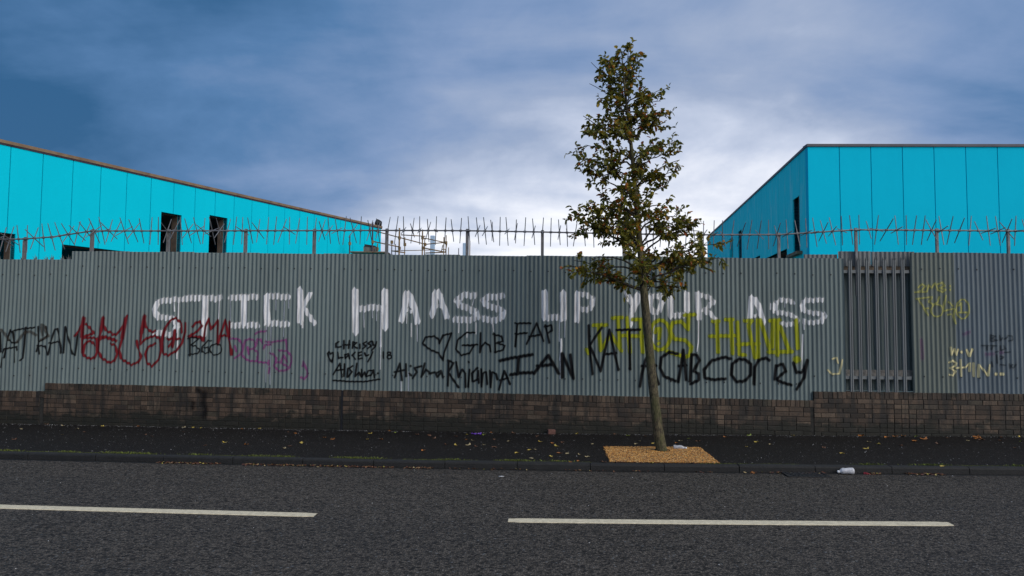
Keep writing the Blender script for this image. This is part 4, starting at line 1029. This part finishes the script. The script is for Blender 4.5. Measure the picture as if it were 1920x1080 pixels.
for y in range(538, 130, -38):        # limbs towards and away from the street
    rr = .6 if y > 380 else (.42 if y > 240 else .28)
    for s_ in (-1, 1):
        x = trunk_at(y)[0]; ox = random.uniform(-38, 38)
        limbs.append((y, (x + ox * .5, y - 18), (x + ox, y - random.uniform(25, 50)), s_ * rr * random.uniform(.7, 1.1)))
br_mb = MB(); leaves = []
def leaf(p, direction, size, tint):
    d = direction.normalized()
    up = Vector((random.gauss(0, .5), random.gauss(0, .5), 1)).normalized()
    s = d.cross(up)
    if s.length < .05: s = d.cross(XA)
    s.normalize(); n = s.cross(d); wd = size * random.uniform(.30, .40); cu = random.uniform(.1, .35) * size
    dr = ZA * (-random.uniform(.05, .3) * size)
    v = [p, p + d * size * .35 + s * wd + n * cu * .6, p + d * size * .75 + s * wd * .72 + n * cu * .5 + dr * .6, p + d * size + dr, p + d * size * .75 - s * wd * .72 + n * cu * .5 + dr * .6, p + d * size * .35 - s * wd + n * cu * .6]
    leaves.append((v, [(0, 1, 2, 3), (0, 3, 4, 5)], tint))
def tint_for(p):
    hot = mnoise.noise(p * 2.6) 
    u = random.random()
    if u < .075 + max(0, hot) * .2: return random.uniform(.86, 1.0)
    if u < .19 + max(0, hot) * .2: return random.uniform(.74, .86)
    return min(.74, max(0, random.gauss(.42, .18) + mnoise.noise(p * 4) * .12))
def twig(p, d, L, depth=0):
    n = 4; pts = [p]; q = p.copy(); dd = d.copy()
    for i in range(n):
        dd = (dd + Vector((random.gauss(0, .28), random.gauss(0, .28), random.gauss(.05, .25)))).normalized()
        q = q + dd * (L / n); pts.append(q)
        if depth == 0 and random.random() < .45: twig(q, (dd + Vector((random.gauss(0, .8), random.gauss(0, .8), random.gauss(0, .6)))).normalized(), L * .5, 1)
    br_mb.tube(pts, [.0042 - .0006 * i for i in range(n + 1)], 4, cap=False)
    k = max(3, int(L / .026))
    for i in range(k):
        u = .15 + .85 * (i + random.random()) / k; f = u * n; j = min(n - 1, int(f))
        pos = pts[j].lerp(pts[j + 1], f - j)
        ld = (pts[j + 1] - pts[j]).normalized() + Vector((random.gauss(0, .8), random.gauss(0, .8), random.gauss(-.15, .6)))
        leaf(pos, ld, random.uniform(.046, .084), tint_for(pos))
zlow = tp(1200, 395).z
for (y0, md, tip, dz) in limbs:
    x0, r0 = trunk_at(y0); a = tp(x0, y0); m_ = tp(*md, dz * .5); e = tp(*tip, dz)
    pts = []; NB = 9; L = (m_ - a).length + (e - m_).length
    for i in range(NB + 1):
        u = i / NB; p = a * (1 - u) ** 2 + (m_ * 2 - (a + e) * .5) * (2 * u * (1 - u)) + e * u * u
        if 0 < i: p = p + Vector([random.gauss(0, .011) for _ in range(3)])
        pts.append(p)
    rl = min(r0 * .55, .005 + .011 * L)
    br_mb.tube(pts, [rl * (1 - .8 * i / NB) + .0015 for i in range(NB + 1)], 6, cap=False)
    nt = max(5, int(L / .045))
    for i in range(nt):
        u = .24 + .76 * (i + random.random()) / nt; f = u * NB; j = min(NB - 1, int(f)); p = pts[j].lerp(pts[j + 1], f - j)
        dr = (pts[j + 1] - pts[j]).normalized()
        dd = (dr * .6 + Vector((random.gauss(0, .7), random.gauss(0, .8), random.gauss(.12, .6)))).normalized()
        if mnoise.noise((p.x * 4.6, p.z * 4.6, 3.7)) > (.07 if p.z > zlow else .20) and random.random() < .88: continue                    # natural gaps
        twig(p, dd, random.uniform(.08, .19) * (1.15 if L > .6 else .95))
br_mb.build('branches', M_twig, trunk, base)
scatter_mesh('crown', M_leaf, leaves, tree, base, kind='stuff')
# dark hole round the trunk foot
mb = MB(); ring = []
for k in range(20):
    an = k * math.pi / 10
    for r_, h_ in ((.075, .004), (.105 + random.uniform(-.012, .012), .020)): ring.append(base + Vector((math.cos(an) * r_, math.sin(an) * r_ , h_)))
mb.add(ring, [(2 * k, 2 * ((k + 1) % 20), 2 * ((k + 1) % 20) + 1, 2 * k + 1) for k in range(20)])
mb.build('root_collar', M_tar, trunk, base)

# ================================================================== SMALL THINGS
def on_ground(px, py):
    t, d, _ = ground_hit(px, py)
    return t, d, (RZ(t, d) if d > KD else G(t) + (.003 if d > KD - KW else 0))
# drain grate
gt0, gd0, _ = ground_hit(1464, 890); gt1, _, _ = ground_hit(1541, 890)
gz = RZ((gt0 + gt1) / 2, KD + .3) + .007; gd0 = KD + .03; gd1 = KD + .33
M_iron = plain('cast_iron', (.022, .021, .021), .55, .4, 20, .4, bump=.4)
M_iron2 = plain('worn_iron', (.07, .068, .066), .5, .4, 20, .4)
gr = empty('drain_grate', W((gt0 + gt1) / 2, (gd0 + gd1) / 2, gz), 'cast iron road drain grate with slanted bars, in the gutter beside the white bottle', 'drain')
mb = MB()
for a in ((gt0, gt1, gd0, gd0 + .03), (gt0, gt1, gd1 - .03, gd1)): mb.wbox(*a, gz - .03, gz + .004)
for a in ((gt0, gt0 + .03, gd0 + .0302, gd1 - .0302), (gt1 - .03, gt1, gd0 + .0302, gd1 - .0302)): mb.wbox(*a, gz - .03, gz + .004)
mb.build('frame', M_iron, gr, WL[gr.name])
mb = MB(); mb.wbox(gt0 + .031, gt1 - .031, gd0 + .031, gd1 - .031, gz - .02, gz - .004); mb.build('grate_well', M_black, gr, WL[gr.name])
nb = 8
for k in range(nb):
    t = gt0 + .06 + (gt1 - gt0 - .16) * k / (nb - 1)
    pa, pb = W(t - .01, gd0 + .034, gz), W(t + .06, gd1 - .034, gz); dv = (pb - pa); L = dv.length; dv.normalize()
    mb = MB(); mb.box((pa + pb) / 2, dv, ZA.cross(dv), ZA, L / 2, .0085, .0045); mb.build('bar', M_iron2, gr, WL[gr.name])
# bottles
def pl_fn(c, rough, trans):
    def fn(t, p):
        g = t.node('ShaderNodeNewGeometry').outputs['Position']
        t.link(t.mix(t.maprange(t.noise(g, 40, 5), .35, .65), [x * .72 for x in c], c), p.inputs['Base Color'])
        p.inputs['Roughness'].default_value = rough; p.inputs['Transmission Weight'].default_value = trans
        bn = t.node('ShaderNodeBump'); bn.inputs['Strength'].default_value = .5; bn.inputs['Distance'].default_value = .01
        t.link(t.noise(g, 45, 3), bn.inputs['Height']); t.link(bn.outputs[0], p.inputs['Normal'])
    return fn
M_pl1 = mat('crumpled_clear_plastic', pl_fn((.62, .62, .64), .25, .25)); M_pl2 = mat('milky_plastic', pl_fn((.72, .71, .72), .35, .1)); M_cap = plain('white_cap', (.75, .75, .73), .4, .05)
def bottle(name, pxa, pya, pxb, pyb, m, label, gutter, profile):
    t0, d0, z0 = on_ground(pxa, pya); t1, d1, z1 = on_ground(pxb, pyb)
    if gutter: d0 = max(d0, KD + .075); d1 = max(d1, KD + .06); z0 = RZ(t0, d0) + .004; z1 = RZ(t1, d1) + .004
    L = math.hypot(t1 - t0, d1 - d0); R_ = max(r for _, r in profile)
    a = W(t0, d0, z0 + R_ * .93); b_ = W(t1, d1, z1 + R_ * .93)
    root = empty(name, W((t0 + t1) / 2, (d0 + d1) / 2, (z0 + z1) / 2), label, 'bottle')
    dv = (b_ - a).normalized(); sd_ = ZA.cross(dv).normalized(); mb = MB(); n = 14; rr = random.Random(3)
    for k, (u, r) in enumerate(profile):
        c = a + dv * (u * L) 
        for i in range(n):
            an = 2 * math.pi * i / n; cr = 1 - (.12 * rr.random() if .15 < u < .7 else 0)
            up = math.sin(an) * r * cr
            mb.v.append(tuple(c + sd_ * (math.cos(an) * r * cr) + ZA * max(up, -R_ * .92) - ZA * (R_ - r) * .45))
    for k in range(len(profile) - 1):
        for i in range(n):
            q = k * n + i; q2 = k * n + (i + 1) % n; mb.f.append((q, q2, q2 + n, q + n))
    mb.f.append(tuple(range(n))); mb.f.append(tuple((len(profile) - 1) * n + i for i in range(n))[::-1])
    mb.build('body', m, root, WL[root.name], smooth=True)
    u1, r1 = profile[-1]; c = a + dv * (u1 * L) - ZA * (R_ - r1) * .45
    mb = MB(); mb.tube([c - dv * .012, c + dv * .004, c + dv * .012], [r1 * 1.22, r1 * 1.22, r1 * 1.05], 12); mb.build('cap', M_cap, root, WL[root.name], smooth=True)
bottle('plastic_bottle', 1262.5, 842.5, 1286, 843, M_pl1, 'crumpled clear plastic bottle lying on the golden tree pit', False, [(0, .026), (.02, .031), (.1, .033), (.3, .029), (.45, .033), (.65, .031), (.8, .022), (.9, .013), (1, .0125)])
bottle('plastic_bottle', 1588.5, 886.8, 1560, 886.2, M_pl2, 'white milky plastic bottle lying in the wet gutter', True, [(0, .030), (.03, .037), (.12, .040), (.35, .040), (.55, .036), (.72, .037), (.84, .028), (.93, .014), (1, .0135)])
# loose brick by the wall
t, d, z = on_ground(1035, 810.5)
lb = new('loose_brick', brick_mesh(.115, .072, .09, 77), None, W(t, WF + .12, G(t) + .036), (0, .03, -WA + .15), label='broken pinkish half brick lying at the foot of the wall', cat='brick')
lb.data.materials.clear(); lb.data.materials.append(plain('pink_brick', (.16, .075, .055), .85, .3, 30, bump=.4))
# purple wrapper
t, d, z = on_ground(893, 814.5)
mb = MB(); nx, ny = 8, 5
for j in range(ny + 1):
    for i in range(nx + 1): mb.v.append(tuple(W(t + (i / nx - .5) * .16 + random.gauss(0, .006), d + (j / ny - .5) * .08, G(t) + .004 + abs(random.gauss(0, .014)))))
for j in range(ny):
    for i in range(nx): a = j * (nx + 1) + i; mb.f.append((a, a + nx + 1, a + nx + 2, a + 1))
mb.build('sweet_wrapper', plain('purple_foil', (.16, .06, .42), .3, .5, 25, .2), None, W(t, d, G(t)), label='crumpled purple foil wrapper on the pavement near the wall', cat='wrapper')
# red scrap and white scrap
for px, py, c, nm, lab, s_ in ((1618, 889, (.22, .012, .02), 'crushed_can_piece', 'small crushed red can piece in the gutter beside the white bottle', .05), (939.5, 898.3, (.6, .6, .6), 'paper_scrap', 'small flat white paper scrap on the road', .034)):
    t, d, z = on_ground(px, py); d = max(d, KD + .05); z = RZ(t, d); mb = MB()
    v = []
    for k in range(10):
        an = k * .6283; v.append(W(t + math.cos(an) * s_ * random.uniform(.8, 1.1), d + math.sin(an) * s_ * .5, z + .004))
    v2 = [p + ZA * random.uniform(.002, .005 if s_ < .04 else .022) for p in v]
    mb.add(v + v2, [tuple(range(10))[::-1], tuple(range(10, 20))] + [(k, (k + 1) % 10, 10 + (k + 1) % 10, 10 + k) for k in range(10)])
    mb.build(nm, plain(nm, c, .5, .2, 40), None, W(t, d, z), label=lab, cat=nm.split('_')[-1] if s_ < .04 else 'can')
# fallen leaves
LC_ = {'y': ((.50, .36, .07), 'yellow'), 'o': ((.36, .13, .025), 'orange'), 'b': ((.14, .065, .032), 'brown'), 'g': ((.20, .24, .04), 'green'), 't': ((.34, .27, .14), 'tan')}
LM = {}
def leaf_shape(seed):
    rr = random.Random(seed); mb = MB(); n = 10; out = []
    for k in range(n):
        an = 2 * math.pi * k / n; r = (1 if k % 2 == 0 else .72) * rr.uniform(.8, 1.1)
        out.append((math.cos(an) * r, math.sin(an) * r * .62, .05 + abs(rr.gauss(0, .22))))
    mb.add([(0, 0, .04)] + out, [(0, k + 1, (k + 1) % n + 1) for k in range(n)]); return mb
for k, (c, nm) in LC_.items():
    m_ = plain('leaf_' + nm, c, .6, .4, 40); LM[k] = [leaf_shape(i).mesh('fallen_leaf', m_) for i in range(4)]
zA, zB, zC, zD = Zm(0, 680, 4), Zm(480, 700, 4), Zm(960, 700, 4), Zm(1440, 700, 4)
spots = [(zA, 'y', [(770, 478), (1490, 477), (1508, 491), (1687, 600), (45, 447)]), (zA, 'o', [(1070, 472), (1850, 615), (1810, 500)]), (zA, 'b', [(1090, 542), (1140, 553), (105, 577), (370, 462), (630, 522), (1540, 622), (1380, 522)]), (zA, 't', [(470, 541), (580, 498), (1385, 484), (475, 474), (160, 500)]),
 (zB, 'y', [(855, 453), (1497, 540), (1580, 461), (55, 408), (835, 497), (340, 524)]), (zB, 'o', [(1015, 426), (515, 484), (575, 496), (940, 496), (1255, 581), (1580, 498), (1775, 436), (295, 452)]), (zB, 'b', [(1100, 429), (255, 548), (1430, 536), (1655, 550), (1785, 556), (1300, 468), (1500, 475), (1785, 497), (1210, 462), (240, 442), (1335, 488)]), (zB, 't', [(1590, 539), (1710, 538), (1625, 505), (1895, 511), (215, 565)]), (zB, 'g', [(1712, 463), (1045, 446)]),
 (zC, 'y', [(485, 446), (1830, 517), (1760, 553), (335, 548), (130, 576), (40, 599), (290, 626), (1058, 528), (212, 515)]), (zC, 'o', [(1600, 479), (1230, 523), (355, 601), (300, 526)]), (zC, 'b', [(380, 520), (190, 475), (1395, 511), (20, 443), (1000, 474), (770, 448)]), (zC, 't', [(1265, 509), (170, 573), (415, 606), (145, 640), (605, 531), (930, 531), (955, 511), (510, 611), (565, 629), (150, 445)]), (zC, 'g', [(870, 471), (1325, 491), (1760, 457)]),
 (zC, 'o', [(440, 727), (495, 717), (1385, 727), (1800, 757)]), (zC, 'y', [(335, 717), (1050, 733)]), (zC, 'b', [(780, 729), (835, 726), (1360, 735), (1430, 735), (685, 726), (965, 731)]),
 (zD, 'y', [(160, 457), (735, 567), (555, 602), (827, 533), (1312, 763), (1820, 465)]), (zD, 'o', [(655, 458), (970, 460), (955, 476), (890, 482), (1165, 494), (1580, 487), (1560, 493), (1100, 511), (1515, 466)]), (zD, 'b', [(1000, 544), (1280, 531), (1345, 487), (1735, 506), (1850, 561), (1745, 484), (1600, 500), (420, 560)]), (zD, 't', [(755, 518), (1475, 479), (1500, 508), (15, 534)]), (zD, 'g', [(1110, 475), (1895, 512)])]
def landmark(t):
    for lim, txt in ((tx(250), 'under the black and red tags'), (tx(560), 'under the magenta tag'), (tx(790), 'in front of the black expansion joint'), (tx(960), 'under the heart and letters'),
                     (t0p - .05, 'just before the golden tree pit'), (t1p + .05, 'beside the golden tree pit'), (tx(1530), 'just past the golden tree pit'), (tx(1720), 'below the palisade bars')):
        if t < lim: return txt
    return 'beyond the palisade bars'
for zf, k, ps in spots:
    for a, c in ps:
        px, py = zf.x + a / 4, zf.y + c / 4
        t, d, z = on_ground(px, py); gut = d > KD - .03
        if gut: d = max(d, KD + .06); z = RZ(t, d)
        d = max(d, WF + .05)
        big = .062 if (k == 'o' and zf is zD) else .046
        s_ = big * random.uniform(.7, 1.2)
        o = new('fallen_leaf', random.choice(LM[k]), None, W(t, d, z + .001), (random.gauss(0, .05), random.gauss(0, .05), random.uniform(0, 6.28)),
                label='%s fallen leaf %s, %s' % (LC_[k][1], 'in the gutter' if gut else ('at the wall foot' if d < .75 else ('mid pavement' if d < 1.8 else 'near the kerb')), landmark(t)), cat='leaf', group='%s leaves %s' % (LC_[k][1], 'in the gutter' if gut else 'on the pavement'))
        o.scale = (s_, s_, s_ * .8)
# litter of leaf bits in the gutter
def bits(name, m, n, fpos, size, lab, cat, tint, flat=True):
    its = []
    for _ in range(n):
        p = fpos()
        if p is None: continue
        an = random.uniform(0, 6.28); s_ = size * random.uniform(.5, 1.4); u = Vector((math.cos(an), math.sin(an), random.gauss(0, .25))) * s_; v = Vector((-math.sin(an), math.cos(an), random.gauss(0, .25))) * s_ * .55
        q = p + ZA * (.004 + random.random() * .012)
        its.append(([q - u, q + v, q + u, q - v], [(0, 1, 2, 3)], tint()))
    return scatter_mesh(name, m, its, None, (0, 0, 0), label=lab, cat=cat, kind='stuff')
def litter_fn(t, p):
    at = t.node('ShaderNodeAttribute', attribute_name='tint')
    t.link(t.ramp(at.outputs['Fac'], [(0, (.035, .016, .01)), (.45, (.13, .04, .02)), (.75, (.25, .12, .05)), (.92, (.42, .32, .14)), (1, (.5, .42, .05))]), p.inputs['Base Color']); p.inputs['Roughness'].default_value = .6
M_litter = mat('leaf_litter', litter_fn)
segs = [(wall_hit(300, 870, KD)[0], wall_hit(820, 870, KD)[0], 1.0), (wall_hit(1620, 880, KD)[0], wall_hit(1765, 880, KD)[0], 1.3), (wall_hit(1455, 880, KD)[0], wall_hit(1545, 880, KD)[0], .6), (wall_hit(820, 870, KD)[0], wall_hit(1500, 870, KD)[0], .12)]
wts = [(s_[1] - s_[0]) * s_[2] for s_ in segs]
def lp():
    a, c, _ = random.choices(segs, wts)[0]; t = random.uniform(a, c)
    if mnoise.noise((t * 2.2, 4, 0)) < -.12: return None
    d = KD + .01 + abs(random.gauss(0, .045)); return W(t, d, RZ(t, d))
bits('leaf_litter', M_litter, 1500, lp, .017, 'broken brown leaf litter gathered in the gutter', 'leaf litter', random.random)
def grit_fn(t, p):
    at = t.node('ShaderNodeAttribute', attribute_name='tint')
    t.link(t.ramp(at.outputs['Fac'], [(0, (.06, .055, .05)), (.7, (.2, .19, .18)), (1, (.55, .54, .52))]), p.inputs['Base Color'])
M_grit = mat('stone_grit', grit_fn)
its = []
for _ in range(2600):
    t = random.uniform(-10, 9); 
    if random.random() < .62: d = WF + .02 + abs(random.gauss(0, .06)); 
    else: d = random.uniform(WF + .05, KD - KW - .03)
    if mnoise.noise((t * .5, 9, 0)) < -.2 and random.random() < .7: continue
    its.append(pebble(W(t, d, G(t) + .002), random.choice((.004, .005, .006, .008))) + (random.random(),))
for _ in range(420):
    t = random.uniform(-8, 7); d = random.uniform(KD + .1, 7.2); its.append(pebble(W(t, d, RZ(t, d) + .002), random.choice((.003, .004, .006))) + (random.uniform(.3, 1),))
scatter_mesh('stone_grit', M_grit, its, None, (0, 0, 0), label='pale stone grit scattered along the wall foot and over the tarmac', cat='grit', kind='stuff')
# moss and grass along the kerb
clumps = [(zA, [(130, 652), (560, 660), (900, 668), (1010, 672), (1120, 677), (1520, 685)]), (zB, [(30, 613), (225, 615), (690, 627), (760, 626), (890, 629), (1480, 645), (1890, 650)]), (zC, [(60, 655), (330, 656), (20, 650)]), (zD, [(725, 681), (1145, 678), (1215, 684), (1880, 684)])]
its = []
def blade(p, h, tint):
    an = random.uniform(0, 6.28); wv = Vector((math.cos(an), math.sin(an), 0)) * .003; ln = Vector((random.gauss(0, .5), random.gauss(0, .5), 1)) * h
    its.append(([p - wv, p + wv, p + wv * .6 + ln * .6, p + ln + Vector((random.gauss(0, .3) * h, random.gauss(0, .3) * h, -.1 * h))], [(0, 1, 2, 3)], tint))
for zf, ps in clumps:
    for a, c in ps:
        t, d, z = ground_hit(zf.x + a / 4, zf.y + c / 4)
        for _ in range(130): tt = random.gauss(t, .09); blade(W(tt, KD - KW - .004 + random.gauss(0, .012), G(tt)), random.uniform(.010, .034), random.random())
for _ in range(8000):
    t = random.uniform(-10, 9)
    if mnoise.noise((t * .8, 2, 5)) < .02: continue
    blade(W(t, KD - KW + random.gauss(0, .012), G(t) + .001), random.uniform(.005, .014), random.random() * .8)
def moss_fn(t, p):
    at = t.node('ShaderNodeAttribute', attribute_name='tint')
    t.link(t.ramp(at.outputs['Fac'], [(0, (.05, .06, .014)), (.6, (.11, .13, .02)), (1, (.19, .24, .03))]), p.inputs['Base Color']); p.inputs['Roughness'].default_value = .8
scatter_mesh('moss', mat('kerb_moss', moss_fn), its, None, (0, 0, 0), label='green moss and short grass along the back of the kerb', cat='moss', kind='stuff')
